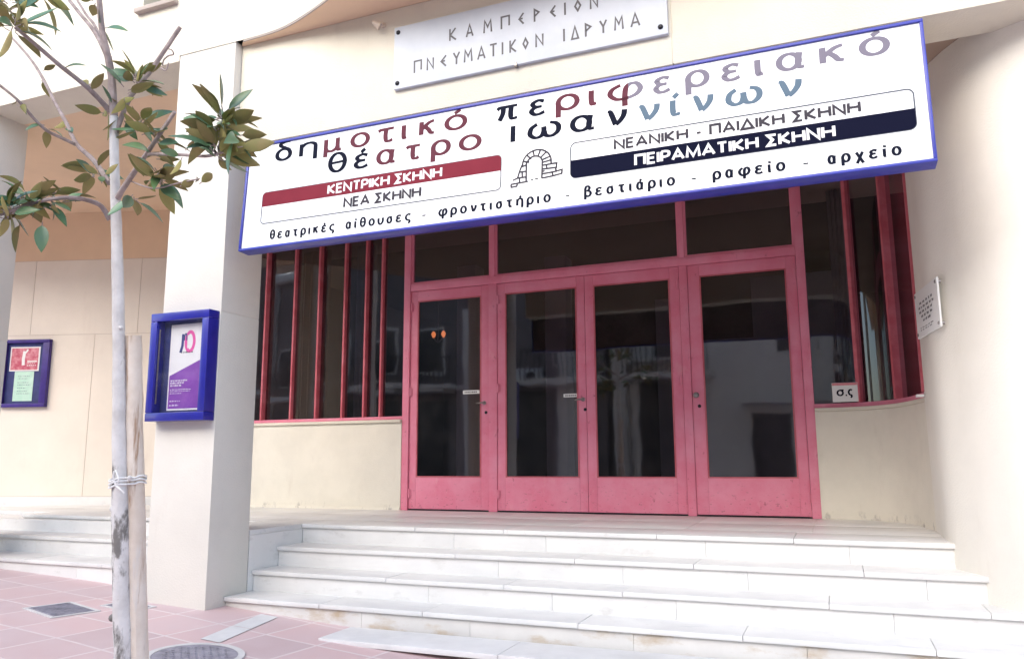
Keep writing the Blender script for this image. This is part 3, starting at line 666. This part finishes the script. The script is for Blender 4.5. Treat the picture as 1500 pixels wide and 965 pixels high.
spaced([('θεατρικές', .266, .822), ('αίθουσες', .909, 1.424), ('-', 1.518, 0), ('φροντιστήριο', 1.625, 2.405), ('-', 2.512, 0), ('βεστιάριο', 2.619, 3.171), ('-', 3.277, 0), ('ραφείο', 3.384, 3.78), ('-', 3.885, 0), ('αρχείο', 3.997, 4.36)])
# stone arch emblem
mb = MB(); FX = lambda x: 2.134 + (x - 170) / 740 * .346; FY = lambda y: .205 + (800 - y) / 520 * .222
def sk(pts, wd=.011, cl=False): stroke(mb, [(FX(x), FY(y)) for x, y in pts], wd, F, .0012 + random.uniform(0, .0006), cl)
arc = lambda cx, cy, r, a0, a1, n=14: [(cx + r * math.cos(R(a0 + (a1 - a0) * i / n)), cy - r * math.sin(R(a0 + (a1 - a0) * i / n))) for i in range(n + 1)]
sk([(270, 690), (300, 580), (335, 490)] + arc(545, 490, 205, 180, 0) + [(750, 540)]); sk([(395, 760), (395, 470)] + arc(515, 490, 110, 165, 15) + [(625, 470), (620, 750)])
for a in (165, 135, 105, 75, 48, 20): sk([(535 + 100 * math.cos(R(a)), 490 - 100 * math.sin(R(a))), (545 + 205 * math.cos(R(a)), 490 - 205 * math.sin(R(a)))])
for q in ([(300, 600), (395, 600)], [(335, 600), (340, 690)], [(270, 690), (395, 690)], [(200, 715), (270, 690)], [(300, 690), (300, 760)], [(175, 775), (420, 765)], [(175, 775), (180, 820), (260, 815), (270, 775)], [(330, 520), (395, 500)],
          [(625, 545), (830, 540), (825, 610), (625, 605)], [(685, 545), (690, 605)], [(625, 680), (820, 670), (815, 610)], [(625, 745), (770, 735), (900, 715), (905, 655), (820, 668)], [(770, 680), (775, 735)], [(625, 500), (750, 480)], [(625, 640), (660, 640)]): sk(q)
sk([(460, 750), (500, 750)], .008); sk([(520, 745), (570, 742)], .008)
obj('arch_emblem', mb, M['grey_ink'], sg)

# ------------------------------------------------------------------ stone plaque above
pl = thing('stone_plaque', 'pale marble plaque with engraved Greek capitals bolted above the signboard', 'plaque', (-1.78, -2.9, 3.63))
obj('slab', B(-2.76, -.80, -2.922, -2.891, 3.63, 4.105, .003), M['marble_plaque'], pl)
FP = (Vector((-2.76, -2.922, 3.63)), Vector((1, 0, 0)), Vector((0, 0, 1)), Vector((0, -1, 0)))
G = {'Κ': [[(0, 0), (0, 1)], [(.62, 1), (.04, .45), (.66, 0)]], 'Α': [[(0, 0), (.38, 1), (.76, 0)], [(.17, .3), (.6, .3)]], 'Μ': [[(0, 0), (.08, 1), (.42, .45), (.76, 1), (.84, 0)]],
     'Π': [[(0, 0), (0, 1), (.68, 1), (.68, .18)]], 'Ε': [[(.6, .95), (.05, .5), (.6, .05)], [(.07, .5), (.5, .5)]], 'Ρ': [[(0, 0), (0, 1), (.55, .72), (.02, .45)]], 'Ι': [[(0, 0), (0, 1)]],
     'Ο': [[(.3, .12), (.6, .5), (.3, .9), (0, .5)]], 'Ν': [[(0, 0), (0, 1), (.66, .1), (.66, 1)]], 'Υ': [[(0, 1), (.35, .5), (.7, 1)], [(.35, .5), (.35, 0)]], 'Τ': [[(0, 1), (.7, 1)], [(.35, 1), (.35, 0)]], 'Δ': [[(0, .03), (.38, 1), (.76, .03)]]}
def zu(x, line_):                     # enlarged-photo x to plaque u (perspective fit through three readings)
    A = [(100, .162), (780, 1.142), (1285, 1.791)] if line_ else [(285, .441), (670, 1.0), (1065, 1.52)]
    return sum(y * math.prod((x - xb) / (xa - xb) for xb, _ in A if xb != xa) for xa, y in A)
mb = MB()
for s, xs, v0, ln in (('ΚΑΜΠΕΡΕΙΟΝ', [(285, 325), (370, 412), (460, 508), (550, 600), (640, 675), (722, 755), (805, 842), (882, 890), (935, 975), (1018, 1065)], .277, 0),
                  ('ΠΝΕΥΜΑΤΙΚΟΝΙΔΡΥΜΑ', [(100, 145), (168, 208), (238, 275), (305, 345), (362, 410), (432, 478), (495, 540), (560, 570), (600, 640), (668, 702), (735, 780), (880, 890), (920, 965), (993, 1030), (1068, 1112), (1145, 1198), (1230, 1285)], .092, 1)):
    for ic, (ch, (xa, xb)) in enumerate(zip(s, xs)):
        if ln and ic == 11: obj('engraved_lettering', mb, M['engrave'], pl); mb = MB()
        ua, ub = zu(xa, ln) + .007, zu(xb, ln) - .007; wmax = max(p[0] for st_ in G[ch] for p in st_) or 1
        for k, st_ in enumerate(G[ch]):
            stroke(mb, [(ua + (ub - ua) * p[0] / wmax if wmax else ua, v0 + .088 * p[1]) for p in st_], .0125, FP, .0012 + .0004 * k, closed=(ch in 'ΟΔ'))
    obj('engraved_lettering', mb, M['engrave'], pl); mb = MB()
for x, z in ((-2.728, 4.062), (-2.728, 3.672), (-.845, 3.682), (-.845, 4.065)):
    obj('bolt', MB().lathe([(.017, 0), (.017, .004), (.012, .010), (.004, .012)], 12, Matrix.Translation((x, -2.9221, z)) @ Matrix.Rotation(R(90), 4, 'X')), M['bolt'], pl)
obj('clip', B(-1.83, -1.81, -2.93, -2.892, 3.618, 3.645, .002), M['metal'], pl)
# spot lamp
lp = thing('spot_lamp', 'tiny beige spot lamp fixed to wall beside the top left of marble plaque', 'lamp', (-2.88, -2.9, 4.15))
obj('bracket', MB().tube([(-2.87, -2.891, 4.165), (-2.87, -2.93, 4.165), (-2.875, -2.945, 4.15)], .008, 8).lathe([(.02, 0), (.02, .008), (.008, .012)], 12, Matrix.Translation((-2.87, -2.891, 4.165)) @ Matrix.Rotation(R(90), 4, 'X')), M['beige'], lp)
obj('lamp_head', MB().lathe([(.010, -.035), (.016, -.02), (.022, .0), (.03, .03), (.026, .031), (.015, .01)], 16, Matrix.Translation((-2.89, -2.955, 4.145)) @ Matrix.Rotation(R(125), 4, 'Y') @ Matrix.Rotation(R(-25), 4, 'X')), M['beige'], lp)

# ------------------------------------------------------------------ poster case on the pillar
pc = thing('poster_case', 'bright blue glazed poster case with purple and white poster on pillar front', 'poster case', (-4.465, -2.96, 1.319))
x0, x1, z0, z1, y0, y1 = -4.744, -4.185, 1.319, 2.128, -3.073, -2.9635
f_ = .062
mb = MB(); mb.box(x0, x1, y0, y1, z0, z0 + f_, .006); mb.box(x0, x1, y0, y1, z1 - f_, z1, .006)
mb.box(x0, x0 + f_, y0 + .0008, y1, z0 + f_ + .0005, z1 - f_ - .0005, .005); mb.box(x1 - f_, x1, y0 + .0008, y1, z0 + f_ + .0005, z1 - f_ - .0005, .005)
obj('case_frame', mb, M['blue'], pc)
obj('case_back', B(x0 + .05, x1 - .05, y1 - .03, y1 - .018, z0 + .05, z1 - .05), M['casepanel'], pc)
obj('case_glass', B(x0 + f_ - .004, x1 - f_ + .004, y0 + .018, y0 + .022, z0 + f_ - .004, z1 - f_ + .004), M['caseglass'], pc)
obj('edge_strip', B(x0 + f_ + .004, x0 + f_ + .014, y0 + .024, y0 + .03, z0 + .13, z1 - .12), M['metal'], pc)
def fr_(x, y, z, U=Vector((1, 0, 0)), N=Vector((0, -1, 0))): return (Vector((x, y, z)), U, Vector((0, 0, 1)), N)
px0, px1, pz0, pz1 = -4.612, -4.296, 1.40, 2.045; pw, ph = px1 - px0, pz1 - pz0
py = y1 - .034
po = tag(obj('poster', B(px0, px1, py, py + .002, pz0, pz1), M['paper']), 'white and purple festival poster inside the bright blue case', 'poster')
FPp = fr_(px0, py, pz0)
mb = MB(); mb.poly([FPp[0] + Vector((a, -.0006, c)) for a, c in ((.010, .012), (pw - .010, .012), (pw - .010, ph * .575), (.010, ph * .40))]); obj('purple_field', mb, M['purple_print'], po)
lc = (pw * .52, ph * .79)
mb = MB()
el = lambda cx, cy, a, b_, n=24: [(cx + a * math.cos(2 * math.pi * i / n), cy + b_ * math.sin(2 * math.pi * i / n)) for i in range(n)]
stroke(mb, el(lc[0] + .026, lc[1], .040, .072), .026, FPp, .0008, True); obj('logo', mb, M['pink_print'], po)
mb = MB(); stroke(mb, [(lc[0] - .062, lc[1] - .08), (lc[0] - .046, lc[1] - .03), (lc[0] - .044, lc[1] + .06)], .024, FPp, .0010); stroke(mb, el(lc[0] - .018, lc[1] + .01, .012, .052)[:13], .010, FPp, .0014); obj('logo', mb, M['navy_print'], po)
mb = MB(); stroke(mb, [(lc[0] + .005, lc[1] - .05), (lc[0] + .005, lc[1] + .05)], .008, FPp, .0016); obj('logo', mb, M['paper'], po)
def textbars(mb, u0, u1, v, h, F_, off=.0010):
    u = u0
    while u < u1 - .004:
        l_ = min(random.uniform(.010, .026), u1 - u)
        k = 0
        while k < l_ - .003: rect(mb, u + k, u + k + .0030, v, v + h * random.choice((.7, 1, .7, .8)), F_, off); k += .0042
        u += l_ + .006
mb = MB(); textbars(mb, lc[0] - .055, lc[0] + .06, ph * .66, .012, FPp); obj('print', mb, M['grey_ink'], po)
mb = MB()
for k, (v, u1, h) in enumerate(((.335, .16, .012), (.305, .13, .016), (.275, .11, .016), (.235, .20, .006), (.215, .19, .006), (.19, .12, .006), (.10, .10, .008), (.05, .09, .012))): textbars(mb, .025, .025 + u1, ph * v, h, FPp, .0014)
obj('print', mb, M['white_ink'], po)

# case on the angled wall
pc2 = thing('poster_case', 'flat violet notice case with pink and green sheets on back wall of passage', 'poster case', (*wpt(1.87, .03), 1.71))
s0, s1 = 1.56, 2.18
mb = MB(); q0, q1 = 1.712, 2.572; k_ = .045
mb.box(s0, s1, .002, .06, q0, q0 + k_, .004, TW); mb.box(s0, s1, .002, .06, q1 - k_, q1, .004, TW)
mb.box(s0, s0 + .085, .002, .0595, q0 + k_ + .0005, q1 - k_ - .0005, .004, TW); mb.box(s1 - k_, s1, .002, .0595, q0 + k_ + .0005, q1 - k_ - .0005, .004, TW)
obj('case_frame', mb, M['purplecase'], pc2)
obj('case_back', MB().box(s0 + .04, s1 - .03, .003, .02, q0 + .03, q1 - .03, 0, TW), M['casepanel'], pc2)
WN = Vector((NW.x, NW.y, 0)); WU = Vector((-D.x, -D.y, 0))
def wframe(s, d, z): x, y = wpt(s, d); return (Vector((x, y, z)), WU, Vector((0, 0, 1)), WN)
sh = tag(obj('notice_sheet', MB().box(1.70, 2.10, .021, .024, 2.17, 2.48, 0, TW), M['paper']), 'pink and red printed sheet, the upper one in the violet notice case', 'sheet')
FS = wframe(2.085, .024, 2.185); mb = MB(); rect(mb, 0, .365, 0, .28, FS); obj('print', mb, M['red_print'], sh)
mb = MB(); stroke(mb, [(.17, .06), (.165, .14), (.175, .24)], .04, FS, .0014); stroke(mb, [(.175, .2), (.22, .26)], .02, FS, .0017); rect(mb, .22, .35, .10, .115, FS, .0014); textbars(mb, .22, .35, .05, .014, FS, .0016); textbars(mb, .22, .33, .08, .010, FS, .0016); obj('print', mb, M['paper'], sh)
sh = tag(obj('notice_sheet', MB().box(1.76, 2.02, .021, .0235, 1.79, 2.165, 0, TW), M['green_paper']), 'pale green sheet, the lower one in the violet notice case', 'sheet')
FS = wframe(2.0, .0236, 1.80); mb = MB()
for v in (.30, .27, .22, .19, .15, .11, .08): textbars(mb, .03, random.uniform(.14, .22), v, .010, FS)
obj('print', mb, M['bluegrey'], sh)

# plaque on the curved wall
pa, pb = Vector((.572, -1.54)), Vector((.648, -2.08)); dd = (pb - pa).normalized(); nn = Vector((-abs(dd.y), -dd.x)).normalized(); nn = Vector((dd.y, -dd.x))
if nn.x > 0: nn = -nn
TP = Matrix(((dd.x, nn.x, 0, pa.x), (dd.y, nn.y, 0, pa.y), (0, 0, 1, 0), (0, 0, 0, 1)))
wp = thing('wall_plaque', 'small white acrylic plaque with lines of text on the curved right wall', 'plaque', (.60, -1.6, 1.82))
obj('plate', MB().box(0, .56, .0, .012, 1.815, 2.125, .002, TP), M['paper'], wp)
FW = (Vector((pa.x + nn.x * .012, pa.y + nn.y * .012, 1.815)), Vector((dd.x, dd.y, 0)), Vector((0, 0, 1)), Vector((nn.x, nn.y, 0)))
mb = MB()
for v, a, c, h in ((.215, .12, .42, .016), (.185, .09, .46, .016), (.155, .10, .44, .016), (.125, .14, .42, .016), (.095, .18, .38, .016), (.055, .1, .4, .007), (.04, .1, .36, .007)):
    u = a
    while u < c: l_ = random.uniform(.03, .07); [rect(mb, u + k * .013, u + k * .013 + .009, v, v + h * random.choice((.8, 1)), FW) for k in range(int(l_ / .013))]; u += l_ + .018
obj('print', mb, M['grey_ink'], wp)
for u, v in ((.025, .285), (.535, .285), (.025, .025), (.535, .025)):
    p = FW[0] + FW[1] * u + FW[2] * v; Tq = Matrix.Translation(p) @ Vector((0, 0, 1)).rotation_difference(FW[3]).to_matrix().to_4x4()
    obj('stand_off', MB().lathe([(.011, -.03), (.011, .003), (.008, .007)], 12, Tq), M['metal'], wp)
# card in the right window
cd = tag(obj('window_card', B(-.005, .20, -.012, -.008, 1.50, 1.665), M['paper']), 'small white card with pink top band standing at foot of the right curved window', 'card')
for v in cd.data.vertices: pass
cd.location.y = -.105
FC = (Vector((-.005, -.1075, 1.50)), Vector((1, 0, 0)), Vector((0, 0, 1)), Vector((0, -1, 0)))
mb = MB(); rect(mb, 0.003, .202, .142, .163, FC); obj('band', mb, M['pinkband'], cd)
mb = MB(); put_glyph(mb, LOW['σ'], .035, .10, .05, .06, FC, .015, .012); put_glyph(mb, LOW['ς'], .125, .165, .05, .06, FC, .015, .012); rect(mb, .106, .118, .05, .062, FC, .0012); obj('print', mb, M['black_ink'], cd)

# lobby lamp seen through the left door
ll = thing('lobby_lamp', 'lit wall lamp with two warm bulbs glowing inside behind the left door', 'lamp', (-5.25, 2.6, 2.6))
obj('lamp_arm', MB().tube([(-5.33, 2.6, 2.78), (-5.25, 2.58, 2.70), (-5.17, 2.6, 2.78)], .012, 8).tube([(-5.25, 2.58, 2.70), (-5.25, 2.6, 3.6)], .008, 6), M['metal'], ll)
for x in (-5.33, -5.17): obj('bulb', MB().lathe([(.008, -.03), (.025, 0), (.034, .03), (.022, .06), (.004, .075)], 14, Matrix.Translation((x, 2.6, 2.80))), M['bulb'], ll)

# ------------------------------------------------------------------ covers in the pavement
mc = thing('manhole_cover', 'round grey iron manhole cover set in a pale ring beside the tree', 'manhole cover', (-3.42, -3.84, gz(-3.42)))
sl_ = (gz(-3.15) - gz(-3.7)) / .55
TM = Matrix.Translation((-3.42, -3.84, gz(-3.42))) @ Matrix.Rotation(-math.atan(sl_), 4, 'Y')
obj('ring', MB().lathe([(.232, .002), (.232, .010), (.268, .010), (.270, .002)], 48, TM), M['concrete'], mc)
mb = MB().lathe([(.222, .001), (.230, .008), (.21, .011), (.20, .010), (.05, .010)], 48, TM)
for i in range(-7, 8):
    for j in range(-7, 8):
        x, y = i * .028, j * .028
        if math.hypot(x, y) < .188 and (i + j) % 2 == 0: mb.box(x - .009, x + .009, y - .009, y + .009, .0098, .0130, 0, TM)
obj('lid', mb, M['iron'], mc)
def grate(x, y, w_, h_, rot, label):
    o = thing('drain_cover', label, 'drain cover', (x, y, gz(x))); a = (gz(x + .2) - gz(x - .2)) / .4
    T = Matrix.Translation((x, y, gz(x))) @ Matrix.Rotation(-math.atan(a), 4, 'Y') @ Matrix.Rotation(R(rot), 4, 'Z'); t_ = .022
    obj('surround', MB().box(-w_ / 2 - t_, w_ / 2 + t_, -h_ / 2 - t_, -h_ / 2, .001, .007, 0, T).box(-w_ / 2 - t_, w_ / 2 + t_, h_ / 2, h_ / 2 + t_, .001, .007, 0, T).box(-w_ / 2 - t_, -w_ / 2, -h_ / 2 + .0005, h_ / 2 - .0005, .001, .0068, 0, T).box(w_ / 2, w_ / 2 + t_, -h_ / 2 + .0005, h_ / 2 - .0005, .001, .0068, 0, T), M['concrete'], o)
    mb = MB().box(-w_ / 2 + .002, w_ / 2 - .002, -h_ / 2 + .002, h_ / 2 - .002, .0005, .005, 0, T)
    n = int(w_ / .03)
    for k in range(n): xx = -w_ / 2 + .015 + k * (w_ - .03) / max(1, n - 1); mb.box(xx - .006, xx + .006, -h_ / 2 + .02, h_ / 2 - .02, .0048, .0085, 0, T)
    obj('lid', mb, M['iron'], o)
grate(-4.97, -3.45, .38, .28, -14, 'square grey drain cover in the pink paving left of the tree')
grate(-4.70, -3.14, .28, .17, -6, 'little grey drain cover at the foot of the pillar, half behind trunk')

# ------------------------------------------------------------------ tree, stake, cord
random.seed(42)
TY0 = -4.6
def tp(px, py, dy=0):                 # a point of the tree, in the leaning plane the trunk lies in (dy: nearer/farther)
    Y = TY0 - .30 * (965 - py) / 965 + dy; return at(px, py, Y)
def spline(P, n=5):
    out = []
    for i in range(len(P) - 1):
        p0 = P[max(i - 1, 0)]; p1 = P[i]; p2 = P[i + 1]; p3 = P[min(i + 2, len(P) - 1)]
        for k in range(n):
            t_ = k / n; out.append(.5 * ((2 * p1) + (p2 - p0) * t_ + (2 * p0 - 5 * p1 + 4 * p2 - p3) * t_ ** 2 + (3 * p1 - p0 - 3 * p2 + p3) * t_ ** 3))
    out.append(P[-1]); return out
tbase = tp(183, 1050)
tbase.z = gz(tbase.x) - .02
tree = thing('magnolia_tree', 'young magnolia tree with pale thin trunk and sparse glossy leaves before the pillar', 'tree', tbase)
tm = MB()
P = [tbase, tp(181, 965), tp(178, 860), tp(177, 760), tp(175, 650), tp(174, 500), tp(171, 350), tp(168, 250), tp(167, 171)]
rr = [.044, .042, .040, .039, .032, .028, .025, .022, .020]
SP = spline(P); RR = [rr[min(i // 5, 8)] + (rr[min(i // 5 + 1, 8)] - rr[min(i // 5, 8)]) * (i % 5) / 5 for i in range(len(SP))]
tm.tube(SP, RR, 14, .05)
for (x, y, r) in ((165, 745, .016), (188, 700, .010), (170, 655, .012), (163, 905, .015), (176, 480, .008), (180, 905, .014)):      # knots
    q = tp(x, y, -.015); tm.lathe([(r * 1.2, -r), (r * 1.1, 0), (r * .6, r * .6), (r * .15, r * .8)], 10, Matrix.Translation(q) @ Matrix.Rotation(R(100), 4, 'X'))
obj('trunk', tm, M['bark'], tree)
branches = {
 'A': ([(167, 175, 0), (163, 110, 0), (155, 70, -.03), (149, 40, -.05), (143, -30, -.08)], .020, .012),
 'B': ([(165, 120, 0), (155, 80, .05), (137, 45, .1), (115, 18, .14), (85, -20, .2)], .012, .008),
 'B2': ([(160, 88, .02), (140, 40, .16), (125, 20, .2), (104, -15, .26)], .009, .006),
 'C': ([(161, 163, 0), (130, 130, -.1), (90, 98, -.2), (55, 68, -.3), (22, 40, -.4)], .013, .008),
 'D': ([(160, 268, 0), (138, 236, .06), (113, 212, .1), (97, 180, .14), (79, 147, .2), (60, 110, .24), (41, 82, .3), (14, 52, .36)], .013, .006),
 'E': ([(111, 212, .1), (90, 202, .02), (68, 191, -.08), (48, 172, -.14), (24, 145, -.22), (-20, 110, -.3)], .009, .006),
 'F': ([(161, 322, 0), (150, 304, -.03), (137, 296, -.08), (110, 290, -.14), (80, 291, -.2), (50, 297, -.26), (0, 315, -.34)], .013, .007),
 'G': ([(171, 292, 0), (186, 268, -.03), (205, 240, -.07), (230, 203, -.12), (256, 164, -.16)], .015, .008),
 'G2': ([(217, 226, -.09), (240, 226, -.14), (268, 227, -.2), (300, 229, -.26), (318, 226, -.3)], .008, .006),
 'H': ([(168, 200, 0), (188, 148, .03), (210, 118, .05), (232, 88, .07), (264, 40, .1)], .012, .010),
 'K': ([(238, 96, .07), (240, 88, .06), (247, 82, .05), (254, 80, .05), (252, 74, .04), (247, 72, .04)], .004, .003),
 'L': ([(236, 100, .07), (243, 103, .07), (247, 92, .07)], .005, .003),
 'N': ([(190, 265, -.02), (225, 276, -.1), (262, 268, -.16), (292, 262, -.2)], .004, .003)}
lm = MB()
for P_, r0, r1 in branches.values():
    q = spline([tp(x, y, d) for x, y, d in P_], 5); n = len(q)
    lm.tube(q, [r0 + (r1 - r0) * i / (n - 1) for i in range(n)], 9, .06)
obj('branches', lm, M['twig'], tree)
# leaves: two skins (glossy upper, brown underside), folded and arched
lt, lu = MB(), MB()
def leaf(base, d, L, W, roll, arch):
    d = d.normalized(); side = d.cross(Vector((0, 0, 1)))
    if side.length < .05: side = Vector((1, 0, 0))
    side.normalize(); side = (Matrix.Rotation(roll, 3, d) @ side); up = side.cross(d).normalized()
    n = 7; rows = []
    for i in range(n + 1):
        t_ = i / n; wv = W * (math.sin(math.pi * t_ ** .82) ** .85 if 0 < t_ < 1 else 0.02)
        c = base + d * (L * (.12 + t_ * .88)) - up * (arch * L * t_ * t_)
        rows.append([c - side * wv + up * wv * .28, c, c + side * wv + up * wv * .28])
    for mbx, off in ((lt, .0006), (lu, -.0006)):
        vs = [[mbx.bm.verts.new(p + up * off) for p in r] for r in rows]
        for a, b_ in zip(vs, vs[1:]):
            for k in range(2):
                f = mbx.bm.faces.new((a[k], a[k + 1], b_[k + 1], b_[k])) ; f.smooth = True
    lm2.tube([base, base + d * L * .14], .0022, 5)
lm2 = MB()
def cluster(px, py, dy, n, L=.15, bias=(0, 0, .3), spread=1.0):
    c = tp(px, py, dy); b0 = Vector(bias)
    for i in range(n):
        a = i * 2.399 + random.uniform(-.35, .35); el_ = random.uniform(-.7, .75)
        d = Vector((math.cos(a) * math.cos(el_), math.sin(a) * math.cos(el_), math.sin(el_))) * spread + b0
        l_ = L * random.uniform(.74, 1.25)
        leaf(c + d.normalized() * .012 + Vector((0, 0, random.uniform(-.035, .035))), d, l_, l_ * random.uniform(.14, .205), random.uniform(-1.5, 1.5), random.uniform(-.18, .45))
cluster(20, 38, -.4, 14, .165, (.25, 0, 0)); cluster(14, 8, -.3, 8, .16, (0, 0, .2)); cluster(58, -6, -.2, 6, .17, (.2, 0, -.5))
cluster(200, 118, .03, 20, .125, (.1, 0, .45)); cluster(184, 135, -.05, 4, .12, (-.3, 0, .3))
cluster(205, 190, .05, 14, .125, (.2, 0, 0)); cluster(228, 205, -.1, 8, .13, (.3, 0, .1)); cluster(180, 180, .05, 3, .13, (.1, 0, -.6))
cluster(318, 220, -.3, 26, .135, (.05, 0, .35)); cluster(326, 176, -.27, 22, .13, (.0, 0, .35)); cluster(318, 198, -.29, 18, .14, (.1, 0, -.1)); cluster(345, 205, -.3, 5, .14, (.7, 0, -.1))
cluster(232, 258, -.1, 16, .15, (.25, 0, -.25)); cluster(196, 285, -.05, 5, .14, (.1, 0, -.5)); cluster(225, 235, -.08, 4, .13, (.4, 0, -.1))
cluster(40, 296, -.26, 18, .145, (.0, 0, .2)); cluster(14, 312, -.33, 18, .15, (0, 0, -.05)); cluster(72, 292, -.2, 9, .12, (.1, 0, -.3)); cluster(92, 288, -.15, 4, .12, (.1, 0, .2))
cluster(140, 250, .02, 11, .13, (-.4, 0, .1)); cluster(150, 262, -.06, 3, .12, (-.2, 0, .5))
cluster(158, 158, 0, 4, .12, (-.9, 0, 0)); cluster(140, 4, -.05, 3, .12, (-.3, 0, -.3)); cluster(168, 150, -.03, 3, .1, (-.1, 0, .6))
for x, y, d in ((150, 40, -.05), (130, 130, -.1), (90, 98, -.2), (97, 180, .14), (68, 191, -.08), (60, 110, .24), (110, 290, -.14), (268, 227, -.2), (205, 240, -.07), (24, 145, -.22), (290, 262, -.2), (262, 268, -.16)):
    cluster(x, y, d, random.choice((1, 2, 2, 3)), .11, (.1, 0, .1))
# hanging leaves at the low left
for px, py, dx in ((30, 325, -.1), (62, 325, .2)): leaf(tp(px, py, -.25), Vector((dx, -.1, -1)), .15, .03, .3, .1)
crown = bmesh.new()
me_t = lt.bm; 
cr = MB(); nface = 0
for src, idx in ((lt.bm, 0), (lu.bm, 1), (lm2.bm, 2)):
    vm = {v: cr.bm.verts.new(v.co) for v in src.verts}
    for f in src.faces:
        nf = cr.bm.faces.new([vm[v] for v in f.verts]); nf.material_index = idx; nf.smooth = True
    src.free()
crown.free()
obj('crown', cr, [M['leaf_top'], M['leaf_under'], M['twig']], tree, recalc=False)
# stake
P = [tp(204, 1050, .05), tp(203, 965, .05), tp(201, 860, .05), tp(199, 740, .05), tp(197, 620, .05), tp(195, 492, .05)]
P[0].z = gz(P[0].x) - .03
q = spline(P, 4)
sk_ = obj('wooden_stake', MB().tube(q, [.046 - .008 * i / (len(q) - 1) for i in range(len(q))], 12, .07), M['stake'])
tag(sk_, 'weathered wooden stake with flat top bound to the magnolia trunk', 'stake')
# cord tied around trunk and stake
cm_ = MB()
for zz, ph_ in ((0, 0), (.016, .4), (.03, -.3)):
    c0 = tp(174, 711, 0) + Vector((0, 0, zz)); c1 = tp(198, 709, .05) + Vector((0, 0, zz + .004)); ax = (c1 - c0).normalized(); ay = Vector((0, 0, 1)).cross(ax).normalized(); pts = []
    for k in range(9): a = R(90 + 180 * k / 8); pts.append(c0 + ax * math.cos(a) * .043 + ay * math.sin(a) * .043 + Vector((0, 0, .006 * math.sin(k + ph_))))
    for k in range(9): a = R(-90 + 180 * k / 8); pts.append(c1 + ax * math.cos(a) * .047 + ay * math.sin(a) * .047 + Vector((0, 0, .005 * math.sin(k * 1.3 + ph_))))
    pts.append(pts[0]); cm_.tube(pts, .0045, 6)
k0 = tp(170, 711, -.05)
cm_.tube(spline([k0, tp(166, 700, -.055), tp(167, 690, -.06)]), .004, 6); cm_.tube(spline([k0, tp(174, 702, -.06), tp(169, 688, -.05)]), .0035, 6); cm_.tube(spline([k0, tp(176, 716, -.06), tp(182, 722, -.05)]), .004, 6)
tag(obj('cord', cm_, M['cord']), 'white cord knotted around the trunk and its stake', 'cord')

# ------------------------------------------------------------------ buildings across the street (seen reflected in the door glass)
def house(x0, x1, y0, y1, h, label, m, cols, rows, shop):
    o = thing('street_building', label, 'building', ((x0 + x1) / 2, y0, gz((x0 + x1) / 2)))
    zb = -1.2
    obj('wall', B(x0, x1, y1, y0, zb, h), m, o)
    n = (x1 - x0) / cols
    for i in range(cols):
        for j in range(rows):
            cx = x0 + n * (i + .5); z = 4.0 + j * 3
            if z + 1.5 > h: continue
            wd = obj('window', MB().box(cx - .6, cx + .6, y0 - .02, y0 + .03, z - .1, z + 1.5), M['lightwall'], o)
            obj('pane', B(cx - .5, cx + .5, y0 + .031, y0 + .05, z, z + 1.4), M['darkopening'], wd)
    obj('cornice', B(x0 - .1, x1 + .1, y0 + .001, y0 + .35, h - .3, h + .02, .02), M['lightwall'], o)
    for i in range(cols):
        cx = x0 + n * (i + .5)
        if i % 2 == 0 and h > 6:
            bl = obj('balcony', B(cx - 1.3, cx + 1.3, y0 + .002, y0 + .95, 3.35, 3.5), M['lightwall'], o)
            rl = MB().box(cx - 1.28, cx + 1.28, y0 + .90, y0 + .94, 4.36, 4.4)
            for k in range(18): rl.box(cx - 1.26 + k * .146, cx - 1.23 + k * .146, y0 + .905, y0 + .935, 3.5, 4.36)
            obj('railing', rl, M['bolt'], bl)
    obj('downpipe', MB().tube([(x0 + .5, y0 + .1, -1), (x0 + .5, y0 + .1, h - .4)], .06, 8).tube([(x0 + n * 2, y0 + .1, -1), (x0 + n * 2, y0 + .1, h - .4)], .06, 8), M['metal'], o)
    for a, c, z in shop:
        aw = MB().box(a - .2, c + .2, y0 + .001, y0 + .9, z + .25, z + .33); obj('awning', aw, M['lightwall'], o)
    for a, c, z in shop: obj('shopfront', B(a, c, y0 + .001, y0 + .04, -.9, z), M['darkopening'], o)
    return o
house(-6.2, 8, -16, -24, 7.0, 'pale low house across the street, seen reflected in the right doors', M['lightwall'], 4, 1, [(-5.4, -3.6, 3.6), (-2.2, -1.1, 2.3), (.8, 3.8, 2.6)])
hb = house(-24, -6.5, -16.4, -26, 8.6, 'long dark fronted house across the street, reflected in the left doors', mat('grey_render', (.22, .20, .20), .9, var=.3, vscale=.5), 7, 1, [(-20.5, -18.6, 3), (-17.6, -16.2, 3.2), (-14.9, -12, 3), (-10.5, -8.3, 3.2)])
obj('pilaster', MB().box(-8.1, -7.3, -16.39, -16.2, -1, 6).box(-11.4, -10.8, -16.39, -16.2, -1, 6), M['lightwall'], hb)
sb = thing('shop_sign', 'white shop board across the street, reflected in the second door', 'sign', (-9.2, -16.2, 3.4))
obj('board', B(-9.9, -8.6, -16.35, -16.2, 3.4, 3.95, .01), M['acrylic'], sb)
obj('mark', MB().lathe([(.14, 0), (.14, .01)], 20, Matrix.Translation((-8.95, -16.2, 3.68)) @ Matrix.Rotation(R(-90), 4, 'X')), M['black_ink'], sb)
